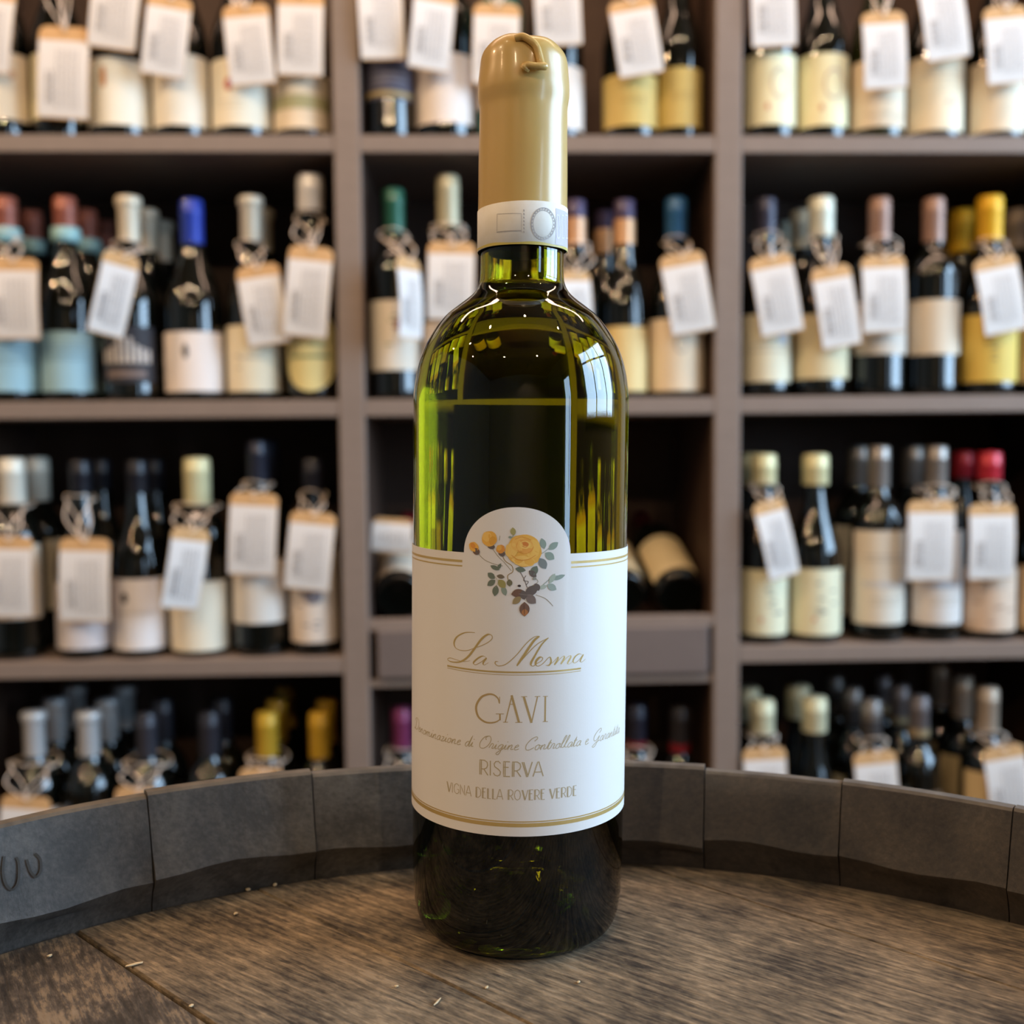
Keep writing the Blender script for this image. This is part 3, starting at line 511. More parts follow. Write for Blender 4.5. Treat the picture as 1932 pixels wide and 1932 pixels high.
a = joints[-1]; extra = []
while True:
    st = random.uniform(.17, .25)
    if a+st > joints[0]+2*math.pi-.12: break
    a += st; extra.append(a)
edges = joints+extra+[joints[0]+2*math.pi]
for i in range(len(edges)-1):
    a0, a1 = edges[i]+.0009, edges[i+1]-.0009; n = 6
    dz = random.uniform(-.0012, .0012); ds = random.uniform(-.0022, .0012); dr = random.uniform(-.0008, .0008)
    belly = lambda z: .272+.055*math.sin(math.pi*max(0, min(1, z/ZT)))
    V, F = [], []
    prof = []                       # (radius, z) closed section, inner side down then outer side up
    inner = [(.2795, ZT+dz-.0015), (.2786, ZT+dz), (.2744, ZT+dz), (.2734, ZT+dz-.001), (.2711, ZT-.009), (.2688, ZT-.018), (.2666+dr, ZS+.0016+ds), (.2660+dr, ZS-.0002+ds), (.2672+dr, ZS-.0024+ds), (.2695, ZS-.0065), (.2712, HZ+.002), (.2718, HZ-.004), (.2695, HZ-.035)]
    inner += [(belly(z)-.024, z) for z in (.7, .48, .26, .08)] + [(.252, .0)]
    outer = [(.2870, 0)]+[(belly(z)+.0075, z) for z in (.08, .26, .48, .7, HZ-.03)]
    prof = inner+outer; N = len(prof)
    for k in range(n+1):
        a = a0+(a1-a0)*k/n
        for j, (r, z) in enumerate(prof):
            wob = .0007*math.sin(a*31+i*2.) if 5 < j < 9 else 0
            # bearing: 0 is away from the camera; step line sags a little between joints
            rise = .0055*max(0, min(.6, -math.sin(a)))*max(0, min(1, (z-ZS)/.02))
            V.append((math.sin(a)*(r+wob), math.cos(a)*(r+wob), z+wob+rise))
    for k in range(n):
        for j in range(N):
            j2 = (j+1) % N; F.append((k*N+j, k*N+j2, (k+1)*N+j2, (k+1)*N+j))
    F.append(tuple(range(N))[::-1]); F.append(tuple(n*N+j for j in range(N)))
    me = bpy.data.meshes.new('stave'); me.from_pydata(V, [], F)
    bm = bmesh.new(); bm.from_mesh(me); bmesh.ops.recalc_face_normals(bm, faces=bm.faces[:]); bm.to_mesh(me); bm.free()
    so = link('stave', me, m_stave if i in (0, 1, 2, 3) else m_stave2, barrel); me.materials.append(m_rim)
    for p in me.polygons:
        if p.normal.z > .5 and p.center.z > ZT-.003: p.material_index = 1
        elif math.hypot(p.center.x, p.center.y) < .275: p.use_smooth = True
    me.set_sharp_from_angle(angle=R_(28))
for z, hw in ((.86, .022), (.74, .02), (.62, .017), (.33, .017), (.2, .02), (.07, .022)):
    rr = lambda q: .272+.055*math.sin(math.pi*max(0, min(1, q/ZT)))+.0078
    lathe('hoop', [(rr(z-hw), z-hw), (rr(z-hw)+.002, z-hw), (rr(z)+.0022, z), (rr(z+hw)+.002, z+hw), (rr(z+hw), z+hw)], m_hoop, barrel, 72)
# head: planks, joints run from back left to front right
pj = onZ(153, 1761, HZ); pk = onZ(360, 1902, HZ); dirv = (pk-pj).normalized(); dirv.z = 0; dirv.normalize()
nrmv = Vector((-dirv.y, dirv.x, 0))           # across the planks, toward the back right
rotg = math.atan2(dirv.y, dirv.x)
c0 = (pj-BC).dot(nrmv)
HEADW = [(.36, (40, 37, 34)), (.43, (70, 62, 54)), (.48, (104, 92, 76)), (.53, (130, 114, 93)), (.59, (164, 143, 115)), (.68, (140, 134, 126))]
m_head = wood('head_oak', HEADW, 22, (1, 24, 1), -rotg-.1, rough=.6, bump=.8, fine=34, blot=.45, spec=.35)
HEADW2 = [(.36, (38, 35, 33)), (.45, (66, 59, 52)), (.5, (90, 80, 70)), (.55, (132, 114, 92)), (.66, (146, 130, 110))]
m_head2 = wood('head_oak_darker', HEADW2, 22, (1, 15, 1), -rotg+.25, rough=.6, bump=.8, fine=42, blot=.55, spec=.35)
c1 = (onZ(886, 1874, HZ)-BC).dot(nrmv); c2 = (onZ(1690, 1789, HZ)-BC).dot(nrmv); print('cuts', c0, c1, c2)
cuts = [-.2705, -.16, -.07, c0, c1, c2, .2705]
cuts = sorted(cuts)
RH = .2705
for i in range(len(cuts)-1):
    lo, hi = cuts[i]+(.0006 if i < 4 else .00025), cuts[i+1]-(.0006 if i < 3 else .00025)
    if hi-lo < .01: continue
    pts = []
    NN = 20
    top = []; bot = []
    def half(v): return math.sqrt(max(RH*RH-v*v, 1e-6))
    for k in range(NN+1):
        v = lo+(hi-lo)*k/NN; top.append(dirv*half(v)+nrmv*v)
    for k in range(NN, -1, -1):
        v = lo+(hi-lo)*k/NN; top.append(-dirv*half(v)+nrmv*v)
    zt = HZ-random.uniform(0, .0004)
    if i >= 3: bv = .0004
    else: bv = .0008
    def ins(p, d): # slight bevel: move inwards
        v = p.dot(nrmv); u = p.dot(dirv); mid = (lo+hi)/2; s_ = (hi-lo)/2
        return dirv*u*(1-d/RH)+nrmv*(mid+(v-mid)*(1-d/s_))
    N = len(top); V = [(ins(p, bv).x, ins(p, bv).y, zt) for p in top]+[(p.x, p.y, zt-.0009) for p in top]+[(p.x, p.y, zt-.022) for p in top]
    F = [tuple(range(N))]+[(k, k+N, (k+1) % N+N, (k+1) % N) for k in range(N)]+[(k+N, k+2*N, (k+1) % N+2*N, (k+1) % N+N) for k in range(N)]+[tuple(range(3*N-1, 2*N-1, -1))]
    me = bpy.data.meshes.new('head_plank'); me.from_pydata(V, [], F)
    bm = bmesh.new(); bm.from_mesh(me); bmesh.ops.recalc_face_normals(bm, faces=bm.faces[:]); bm.to_mesh(me); bm.free()
    link('head_plank', me, m_head if cuts[i] >= c0-.001 else m_head2, barrel)
# crumbs lying on the head
m_crumb = mat('crumb', (206, 186, 150), .7)
def crumb(px, py, l, wd, ang, label):
    P = onZ(px, py, HZ); bm = bmesh.new(); bmesh.ops.create_icosphere(bm, subdivisions=1, radius=1)
    for v in bm.verts: v.co = Vector((v.co.x*l, v.co.y*wd, v.co.z*wd*.6))*random.uniform(.8, 1.15)
    me = bpy.data.meshes.new('crumb'); bm.to_mesh(me); bm.free(); o = link('crumb', me, m_crumb)
    o.location = (P.x, P.y, HZ+wd*.45); o.rotation_euler = (0, 0, ang)
    tag(o, label, 'crumb', 'crumbs on the barrel head')
crumb(253, 1821, .0036, .0007, .55, 'pale splinter beside the plank joint on the barrel head')
crumb(361, 1899, .0011, .0007, .8, 'small golden crumb at the near end of the plank joint')
crumb(455, 1676, .0012, .0010, .2, 'orange crumb against the rim behind the left of the bottle')
crumb(468, 1680, .0011, .0010, .2, 'whitish crumb right beside the orange crumb at the rim')
crumb(519, 1671, .0011, .0010, .2, 'single grey crumb against the rim closer to the bottle')
crumb(445, 1725, .0010, .0008, 1., 'tiny crumb on the open wood below the rim crumbs')
crumb(94, 1805, .0010, .0008, 1., 'tiny crumb on the dark plank at the far left')
crumb(1402, 1641, .0012, .0009, 0, 'rusty crumb against the rim at the right of the bottle')
crumb(748, 1862, .0008, .0006, 0, 'tiny crumb in front and left of the bottle')
crumb(918, 1864, .0009, .0006, 1, 'tiny crumb right in front of the bottle')
crumb(826, 1890, .0030, .0004, 1.15, 'thin pale splinter in front of the bottle')
crumb(1092, 1854, .0009, .0006, 1, 'tiny crumb in front and right of the bottle')
crumb(748, 1860, .0006, .0005, 1, 'speck touching the crumb left of the bottle') if False else None

# ================================================================== THE BOTTLE
BX = .0142; BY = .375; LEAN = R_(.95)
bot = empty('wine_bottle', (BX, BY, HZ+.0008), (0, LEAN, 0))
tag(bot, 'large green glass wine bottle with gold wax capsule and rose label on the barrel', 'wine bottle')
BM = Matrix.Translation((BX, BY, HZ+.0008)) @ Matrix.Rotation(LEAN, 4, 'Y'); BI = BM.inverted()
def pz(y): return onY(980, y, BY).z-HZ
def pr(hw, y):
    d = (onY(980, y, BY)-Vector((0, 0, ZC))).dot(FW); return d*hw/math.sqrt(FP*FP+hw*hw)
RB = .0378
OUT = [(0, .026), (.008, .0245), (.016, .015), (.023, .0055), (.0285, .0012), (.0315, .0), (.0345, .0012), (.0362, .0045), (.0372, .010), (.0376, .018), (RB, .030)]
OUT += [(RB, pz(y)) for y in (1500, 1300, 1100, 900, 780)]
OUT += [(pr(hw, y), pz(y)) for hw, y in ((202.3, 742), (194.5, 695), (183, 662), (171, 640), (157, 619), (143, 602), (125, 587), (108, 574), (93, 561), (84, 548), (79.5, 534), (78.5, 515), (78.5, 485), (78.5, 300), (78, 150))]
OUT = lerp_prof(OUT, 4)
def inner(P, t):
    out = []
    for i, (r, z) in enumerate(P):
        a = Vector((*P[max(i-1, 0)], 0)); b = Vector((*P[min(i+1, len(P)-1)], 0)); d = (b-a)
        if d.length < 1e-9: continue
        d.normalize(); out.append((max(r-d.y*t, 0), z+d.x*t))
    return out
INN = [p for p in inner(OUT, .0026) if p[1] > .018 and p[0] > .004]
INN = [(0, .0295), (.009, .0282), (.018, .0185), (.0245, .0095), (.0295, .0065), (.0335, .0085)]+[p for p in INN if p[1] > .0125 and p[0] > .008]
ZL = pz(546)                       # wine level
def glassmat(name, col, ior, rough=0., heel=None):
    m = bpy.data.materials.new(name); m.use_nodes = True; n = m.node_tree.nodes; L = m.node_tree.links
    for q in list(n): n.remove(q)
    o = n.new('ShaderNodeOutputMaterial'); b = n.new('ShaderNodeBsdfPrincipled')
    b.inputs['Base Color'].default_value = (*col, 1); b.inputs['Transmission Weight'].default_value = 1
    b.inputs['IOR'].default_value = ior; b.inputs['Roughness'].default_value = rough
    if heel:      # the glass tint darkens toward the heel and the punt
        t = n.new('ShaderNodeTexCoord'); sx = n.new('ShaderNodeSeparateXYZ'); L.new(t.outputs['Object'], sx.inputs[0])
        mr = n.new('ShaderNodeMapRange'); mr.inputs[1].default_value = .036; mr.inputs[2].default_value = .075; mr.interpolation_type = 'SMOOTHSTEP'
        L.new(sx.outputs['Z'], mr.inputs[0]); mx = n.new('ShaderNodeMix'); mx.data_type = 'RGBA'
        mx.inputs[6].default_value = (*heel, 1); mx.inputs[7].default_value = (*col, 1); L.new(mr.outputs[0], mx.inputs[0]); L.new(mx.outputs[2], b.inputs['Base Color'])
    L.new(b.outputs[0], o.inputs[0]); return m
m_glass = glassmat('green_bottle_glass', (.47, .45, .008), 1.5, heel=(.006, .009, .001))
m_gl_air = glassmat('green_bottle_glass_inside', (.95, .97, .9), 1.5)
m_wineif = glassmat('wine_against_glass', (.9, .92, .6), 1.34/1.5)
m_winetop = glassmat('wine_surface', (.95, .96, .8), 1.34)
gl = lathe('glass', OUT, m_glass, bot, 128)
# inside wall above the wine, as the second skin of the glass
up_in = [p for p in INN if p[1] > ZL]; up_in = [(up_in[0][0]+0, ZL)]+up_in
ia = lathe('inner_glass', up_in[::-1], m_gl_air, gl, 128)
lo_in = [p for p in INN if p[1] < ZL]+[(up_in[0][0], ZL)]
wine = lathe('wine', lo_in, m_wineif, bot, 128)
rt = up_in[0][0]
V = [(0, 0, ZL)]+[(rt*math.sin(2*math.pi*i/128), -rt*math.cos(2*math.pi*i/128), ZL) for i in range(128)]
pd('wine_surface', V, [(0, 1+i, 1+(i+1) % 128) for i in range(128)], m_winetop, wine)

# ---- label geometry measured on the bottle
RL = RB+.00012
def lab(px, py):
    """where the line of sight meets the label cylinder: (arc length u, height z) in the bottle's own frame"""
    o = BI @ Vector((0, 0, ZC)); d = (BI.to_3x3() @ ray(px, py))
    a = d.x*d.x+d.y*d.y; b = 2*(o.x*d.x+o.y*d.y); c = o.x*o.x+o.y*o.y-RL*RL
    D = b*b-4*a*c
    if D < 0: D = 0
    t = (-b-math.sqrt(D))/(2*a); p = o+d*t
    return math.atan2(p.x, -p.y)*RL, p.z
def cyl(u, z, off=0, R0=RL):
    a = u/R0; return Vector(((R0+off)*math.sin(a), -(R0+off)*math.cos(a), z))
C3 = lambda X, Y: lab(760+X/4.391, 940+Y/4.391)
C4 = lambda X, Y: lab(760+X/4.391, 1280+Y/4.391)
u_c = lab(976, 1060)[0]
z_top = lab(860, 1041)[1]; z_bot = lab(976, 1578)[1]; z_arch = lab(976, 957)[1]
uL, uR = lab(876, 1030)[0], lab(1076, 1030)[0]; uc = (uL+uR)/2; ur = (uR-uL)/2
uE = R_(100)*RL
cols = []
n = 60
for i in range(n+1): cols.append((-uE+(uL+uE)*i/n, z_top))
zs0 = lab(876, 1040)[1]
def ztopf(u):
    t = (u-uc)/ur; return z_top+(z_arch-z_top)*math.sqrt(max(0, 1-abs(t)**2.15))
for i in range(73):
    t = -math.cos(math.pi*i/72); u = uc+ur*t; cols.append((u, ztopf(u)))
for i in range(n+1): cols.append((uR+(uE-uR)*i/n, z_top))
def labpaper(name, col, warmth=0):
    return mat(name, col, .5, spec=.35, bump=.02, scale=1500, coat=.1)
m_lab = labpaper('label_paper', (226, 222, 218))
def sheet(name, cols, zb, m, parent, th=.00022, off=0.):
    V, F = [], []; N = len(cols); M = 10
    for lay in (off+th, off):
        for u, z in cols:
            for j in range(M+1): V.append(cyl(u, zb+(z-zb)*j/M, lay))
    K = M+1
    for i in range(N-1):
        for j in range(M): F.append((i*K+j, (i+1)*K+j, (i+1)*K+j+1, i*K+j+1))
        a = i*K; b = N*K
        F.append((a+M, a+K+M, b+a+K+M, b+a+M)); F.append((a, b+a, b+a+K, a+K))
    for e in (0, (N-1)*K):
        for j in range(M): F.append((e+j, e+j+1, N*K+e+j+1, N*K+e+j))
    return pd(name, V, F, m, parent)
label = sheet('label', cols, z_bot, m_lab, bot)
tag(label, 'white paper front label with rose bouquet and gold lettering')
# embossed white border that follows the label edge
m_gold = mat('gold_foil', (212, 182, 116), .32, .4, spec=.6)
m_goldink = mat('gold_ink', (188, 162, 112), .45, .2)
m_paleink = mat('pale_gold_ink', (186, 170, 134), .5, .1)
PR_OFF = .00026
def ribbon(V, F, pts, wf, off=PR_OFF, n=5, closed=False, sm=True):
    """pts in (u,z); wf width in metres or function(t, direction)"""
    Q = catmull([(a, b, 0) for a, b in pts], n, closed) if sm else [Vector((a, b, 0)) for a, b in pts]
    if not sm:    # subdivide so that it follows the curve of the glass
        Q2 = []
        for i in range(len(Q)-1):
            k = max(1, int((Q[i+1]-Q[i]).length/.0012))
            Q2 += [Q[i].lerp(Q[i+1], j/k) for j in range(k)]
        Q = Q2+[Q[-1]]
    N = len(Q); k = len(V)
    for i, p in enumerate(Q):
        t = Q[min(i+1, N-1)]-Q[max(i-1, 0)]
        if t.length < 1e-9: t = Vector((1, 0, 0))
        t.normalize(); w_ = wf(i/(N-1), t) if callable(wf) else wf
        nx, nz = -t.y*w_/2, t.x*w_/2
        V.append(cyl(p.x+nx, p.y+nz, off)); V.append(cyl(p.x-nx, p.y-nz, off))
    for i in range(N-1): F.append((k+2*i, k+2*i+1, k+2*i+3, k+2*i+2))
PX = .372/FP                       # metres per photograph pixel at the bottle axis
def pen(thick, thin):              # broad when the pen runs down-left to up-right stems, hairline otherwise
    def f(t, d):
        e = min(1, t*6, (1-t)*6) if True else 1
        return (thin+(thick-thin)*max(0, d.dot(Vector((-.5, -.86, 0))))**1.5)*(.5+.5*e)
    return f
# "La Mesma" traced stroke by stroke
V, F = [], []
CP = PX/4.391
def script(pts, th=15, tn=4.5):
    q = [C3(*p) for p in pts]; ribbon(V, F, q, pen(th*CP, tn*CP), n=7)
script([(600, 1112), (520, 1112), (452, 1148), (428, 1200), (450, 1246), (520, 1262), (600, 1240), (690, 1203), (738, 1166), (738, 1136), (705, 1128), (655, 1165), (600, 1240), (550, 1305), (500, 1345), (450, 1358), (395, 1350), (375, 1332), (400, 1322), (450, 1338), (510, 1352), (560, 1345)], 17, 5)
script([(696, 1322), (665, 1306), (620, 1328), (588, 1362), (605, 1378), (650, 1356), (694, 1322), (668, 1362), (676, 1380), (712, 1360)], 13)
script([(792, 1352), (770, 1352), (768, 1372), (800, 1388), (860, 1370), (940, 1300), (1020, 1205), (1085, 1150), (1130, 1140)], 8, 6)
script([(1132, 1142), (1085, 1180), (1010, 1290), (945, 1388)], 18, 7)
script([(945, 1388), (1020, 1300), (1110, 1210), (1205, 1155)], 6, 6)
script([(1205, 1155), (1150, 1210), (1090, 1310), (1060, 1370), (1078, 1390), (1110, 1368), (1148, 1345), (1158, 1322), (1135, 1316), (1106, 1345), (1100, 1376), (1120, 1390), (1160, 1368), (1208, 1318), (1222, 1322), (1226, 1356), (1208, 1384), (1182, 1382)], 17, 5)
script([(1190, 1384), (1240, 1360), (1282, 1314), (1280, 1335), (1256, 1380), (1300, 1330), (1332, 1306), (1334, 1325), (1308, 1374), (1350, 1325), (1384, 1302), (1388, 1318), (1364, 1364), (1376, 1372), (1405, 1350)], 12, 4)
script([(1482, 1296), (1458, 1288), (1424, 1312), (1408, 1350), (1422, 1364), (1455, 1340), (1492, 1292), (1468, 1345), (1480, 1356), (1510, 1330)], 11, 4)
tag(pd('script_lettering', V, F, m_gold, label), 'gold script reading La Mesma')
# stripes
V, F = [], []
def stripe(pts, wpx, tr=C3): ribbon(V, F, [tr(*p) for p in pts], wpx*CP, n=8)
stripe([(372, 1386), (520, 1412), (700, 1432), (900, 1441), (1100, 1439), (1300, 1428), (1472, 1408)], 13)
stripe([(372, 1404), (520, 1432), (700, 1453), (900, 1463), (1100, 1461), (1300, 1450), (1472, 1428)], 4.5)
def band(x0, y0, side, z, wm):
    u0 = lab(x0, y0)[0]; k = 24; ue = side*R_(97)*RL
    ribbon(V, F, [(u0+(ue-u0)*i/k, z) for i in range(k+1)], wm, sm=False)
za1, za2 = C3(470, 519)[1], C3(470, 558)[1]
band(873, 1058, -1, za1, .0008); band(873, 1067, -1, za2, .00045)
band(1077, 1062, 1, za1, .0008); band(1077, 1070, 1, za2, .00045)
zb1, zb2 = C4(957, 1215)[1], C4(957, 1187)[1]
ribbon(V, F, [(-R_(97)*RL+2*R_(97)*RL*i/60, zb1) for i in range(61)], .0013, sm=False)
ribbon(V, F, [(-R_(97)*RL+2*R_(97)*RL*i/60, zb2) for i in range(61)], .0004, sm=False)
tag(pd('gold_stripes', V, F, m_gold, label), None, kind='stuff')
# GAVI
V, F = [], []
def caps(pts, w1, sm=True, tr=C4): ribbon(V, F, [tr(*p) for p in pts], w1*CP, n=6, sm=sm)
import itertools
def vw(pts, ws, tr=C4):
    ribbon(V, F, [tr(*p) for p in pts], lambda t, d: (ws[0]+(ws[1]-ws[0])*math.sin(math.pi*t))*CP, n=6)
vw([(800, 205), (790, 165), (755, 135), (710, 130), (655, 152), (618, 205), (610, 255), (628, 315), (675, 355), (725, 366), (775, 358), (806, 338)], (7, 17))
caps([(806, 345), (806, 292)], 12, False); caps([(772, 292), (838, 292)], 5, False); caps([(803, 150), (803, 208)], 5, False)
caps([(905, 138), (850, 360)], 8, False); caps([(902, 138), (962, 362)], 17, False); caps([(832, 361), (872, 361)], 5, False); caps([(932, 363), (990, 362)], 5, False); caps([(888, 212), (922, 212)], 5, False)
caps([(1002, 150), (1066, 366)], 17, False); caps([(1116, 148), (1066, 366)], 8, False); caps([(980, 150), (1030, 149)], 5, False); caps([(1092, 149), (1138, 147)], 5, False)
caps([(1180, 148), (1177, 355)], 12, False); caps([(1160, 147), (1200, 146)], 5, False); caps([(1157, 356), (1200, 355)], 5, False)
tag(pd('capital_lettering', V, F, m_goldink, label), 'large gold capitals reading GAVI')
# stroke alphabets (unit cap height) laid along the label at a constant height
CAPS = {
 'A': (.78, [[(0, 0), (.36, 1), (.44, 1), (.78, 0)], [(.14, .3), (.62, .3)]]), 'D': (.78, [[(.08, 0), (.08, 1), (.4, 1), (.68, .8), (.74, .5), (.68, .2), (.4, 0), (.08, 0)], [(.2, 0), (.2, 1)]]),
 'E': (.6, [[(.56, 1), (.08, 1), (.08, 0), (.56, 0)], [(.08, .62), (.46, .62)], [(.2, 0), (.2, 1)]]), 'G': (.86, [[(.78, .82), (.6, .98), (.4, 1), (.14, .85), (.04, .5), (.14, .15), (.4, 0), (.65, .05), (.8, .2), (.8, .45), (.55, .45)]]),
 'I': (.24, [[(.1, 0), (.1, 1)]]), 'L': (.56, [[(.08, 1), (.08, 0), (.52, 0)], [(.2, 1), (.2, 0)]]), 'N': (.8, [[(.08, 0), (.08, 1), (.7, 0), (.7, 1)]]),
 'O': (.9, [[(.44, 1), (.16, .86), (.05, .5), (.16, .14), (.44, 0), (.72, .14), (.83, .5), (.72, .86), (.44, 1)]]),
 'R': (.74, [[(.08, 0), (.08, 1), (.45, 1), (.66, .88), (.7, .68), (.62, .5), (.42, .4), (.2, .4)], [(.4, .4), (.72, 0)], [(.2, 0), (.2, 1)]]),
 'S': (.66, [[(.58, .86), (.42, 1), (.2, .97), (.08, .8), (.14, .62), (.42, .46), (.58, .3), (.54, .1), (.34, 0), (.12, .06), (.04, .2)]]),
 'V': (.76, [[(0, 1), (.36, 0), (.42, 0), (.76, 1)], [(.12, 1), (.42, .1)]]), ' ': (.42, [])}
LOW = {   # x-height .42, ascender 1, slanted pen, joined by exit strokes
 'a': (.46, [[(.38, .36), (.26, .42), (.1, .32), (.05, .12), (.14, .0), (.28, .1), (.38, .4), (.34, .06), (.46, .06)]]), 'd': (.48, [[(.36, .34), (.24, .42), (.1, .32), (.05, .12), (.14, 0), (.28, .1), (.42, .95), (.36, .06), (.48, .06)]]),
 'e': (.38, [[(.06, .18), (.28, .3), (.24, .42), (.1, .34), (.06, .12), (.16, 0), (.38, .1)]]), 'g': (.46, [[(.38, .36), (.26, .42), (.1, .32), (.05, .12), (.14, .02), (.28, .1), (.38, .4), (.3, -.3), (.16, -.44), (.05, -.34), (.2, -.14), (.46, .08)]]),
 'i': (.26, [[(.0, .08), (.12, .42), (.1, .05), (.26, .08)], [(.14, .62), (.16, .68)]]), 'l': (.28, [[(.0, .06), (.18, .6), (.26, .95), (.18, 1), (.1, .7), (.08, .1), (.28, .06)]]),
 'm': (.72, [[(.0, .08), (.1, .4), (.08, 0)], [(.08, .2), (.26, .42), (.3, .3), (.28, 0)], [(.28, .2), (.46, .42), (.52, .3), (.5, .04), (.72, .08)]]),
 'n': (.5, [[(.0, .08), (.1, .4), (.08, 0)], [(.08, .2), (.26, .42), (.32, .3), (.3, .04), (.5, .08)]]), 'o': (.42, [[(.24, .42), (.08, .32), (.06, .1), (.18, 0), (.32, .12), (.32, .32), (.22, .42), (.42, .34)]]),
 'r': (.36, [[(.0, .08), (.1, .44), (.26, .38), (.22, .05), (.36, .08)]]), 't': (.3, [[(.0, .08), (.18, .8), (.1, .06), (.3, .08)], [(.02, .5), (.28, .52)]]),
 'z': (.4, [[(.06, .38), (.3, .4), (.08, .02), (.22, .02), (.4, .08)]]), ' ': (.34, []),
 'D': (1.0, [[(.4, .95), (.3, .2), (.1, .02), (.02, .14), (.3, .05), (.7, .1), (.95, .5), (.8, .9), (.4, 1.08), (.1, .95), (.05, .75)]]), 'O': (.9, [[(.62, 1.05), (.3, .95), (.1, .5), (.2, .08), (.5, 0), (.78, .3), (.85, .75), (.65, 1.05), (.4, .9), (.5, .7)]]),
 'C': (.8, [[(.5, .7), (.62, .95), (.8, .9), (.7, .6), (.6, .7)][:0] + [(.62, .72), (.78, .92), (.66, 1.08), (.36, .9), (.12, .45), (.2, .06), (.45, 0), (.75, .2)]]), 'G': (.85, [[(.62, .72), (.78, .92), (.66, 1.08), (.36, .9), (.12, .5), (.2, .18), (.45, .15), (.72, .5), (.6, 0), (.4, -.35), (.15, -.3), (.5, .0), (.85, .1)]])}
def write(text, u0, z0, h, alpha, w1, track, slant=0, sm=False, wd=1.):
    u = u0
    for ch in text:
        aw, st = alpha[ch]
        for s_ in st:
            q = [(u+(x+slant*y)*h*wd, z0+y*h) for x, y in s_]
            ribbon(V, F, q, w1, n=3, sm=sm)
        u += (aw*wd+track)*h
    return u
def width(text, h, alpha, track, wd=1.): return sum((alpha[c][0]*wd+track)*h for c in text)-track*h
def fit(text, uA, uB, z0, h, alpha, w1, slant=0, sm=False, track=.1):
    base = width(text, h, alpha, track, 1.); wd = (uB-uA+track*h)/(base+track*h)
    wq = (uB-uA-track*h*(len(text)-1))/(width(text, h, alpha, 0, 1.)); write(text, uA, z0, h, alpha, w1, track, slant, sm, wq)
V, F = [], []
fit('RISERVA', C4(632, 800)[0], C4(1162, 806)[0], C4(900, 812)[1], abs(C4(900, 690)[1]-C4(900, 812)[1]), CAPS, 8*CP, track=.06)
fit('VIGNA DELLA ROVERE VERDE', C4(368, 940)[0], C4(1436, 975)[0], C4(957, 1006)[1], abs(C4(957, 922)[1]-C4(957, 1006)[1]), CAPS, 5.2*CP, track=.06)
tag(pd('small_capital_lettering', V, F, m_paleink, label), 'pale gold capitals reading RISERVA and VIGNA DELLA ROVERE VERDE')
V, F = [], []
ud0, ud1 = C4(618, 575)[0], C4(1470, 560)[0]
hh = .0040
full = 'Denominazione di Origine Controllata e Garantita'
wOC = width('Origine Controllata', hh, LOW, .0); sc = (ud1-ud0)/wOC
u_start = ud0-width('Denominazione di ', hh, LOW, 0)*sc
write(full, u_start, C4(957, 592)[1], hh, {k: (v[0]*sc, [[(x*sc, y) for x, y in s_] for s_ in v[1]]) for k, v in LOW.items()}, 5.4*CP, 0, .35, True)
tag(pd('cursive_lettering', V, F, m_paleink, label), 'gold cursive line reading Denominazione di Origine Controllata e Garantita')
# bouquet of yellow roses
LAY = [0]
def ink(c): return mat('print_%d_%d_%d' % c, c, .55, spec=.3)
bq = {}
def blob(cx, cy, rx, ry, ang, c, wave=0, seed=0, point=0):
    a = math.radians(ang); P = []; n_ = 28
    for i in range(n_):
        t = 2*math.pi*i/n_; k = 1+wave*math.sin(t*5+seed)+wave*.6*math.sin(t*8+seed*2)
        x = rx*math.cos(t)*k; y = ry*math.sin(t)*k
        if point: y *= (1-abs(math.cos(t))**3*.75)      # leaf: pointed at both ends
        P.append((cx+x*math.cos(a)-y*math.sin(a), cy+x*math.sin(a)+y*math.cos(a)))
    LAY[0] += 1; off = PR_OFF+.0000022*LAY[0]
    v, f = bq.setdefault(c, ([], [])); k0 = len(v)
    u, z = C3(cx, cy); v.append(cyl(u, z, off))
    for p in P: u, z = C3(*p); v.append(cyl(u, z, off))
    f += [(k0, k0+1+i, k0+1+(i+1) % n_) for i in range(n_)]
def line(pts, w_, c):
    LAY[0] += 1; v, f = bq.setdefault(c, ([], [])); ribbon(v, f, [C3(*p) for p in pts], w_*CP, off=PR_OFF+.0000022*LAY[0], n=4)
ST, LG, LD, LP, LB = (150, 138, 112), (142, 156, 144), (112, 122, 108), (106, 96, 92), (120, 92, 78)
line([(625, 455), (680, 510), (760, 545), (830, 560)], 4, ST); line([(740, 410), (790, 480), (840, 530), (900, 600)], 4, ST)
line([(825, 470), (850, 520), (905, 560), (910, 610), (870, 640), (880, 700)], 6, (160, 134, 84)); line([(960, 590), (1000, 660), (1030, 740)], 5, LP)
line([(1060, 640), (1120, 690), (1040, 740)], 4, ST); line([(1110, 760), (1180, 700), (1240, 650), (1300, 640)], 5, LG); line([(1100, 800), (1180, 830), (1242, 892)], 4, ST); line([(1020, 640), (1000, 680), (1040, 690), (1020, 720)], 5, LP)
line([(1130, 470), (1190, 430), (1240, 380)], 4, LG); line([(915, 300), (905, 340)], 5, LG); line([(800, 350), (806, 310)], 3, ST)
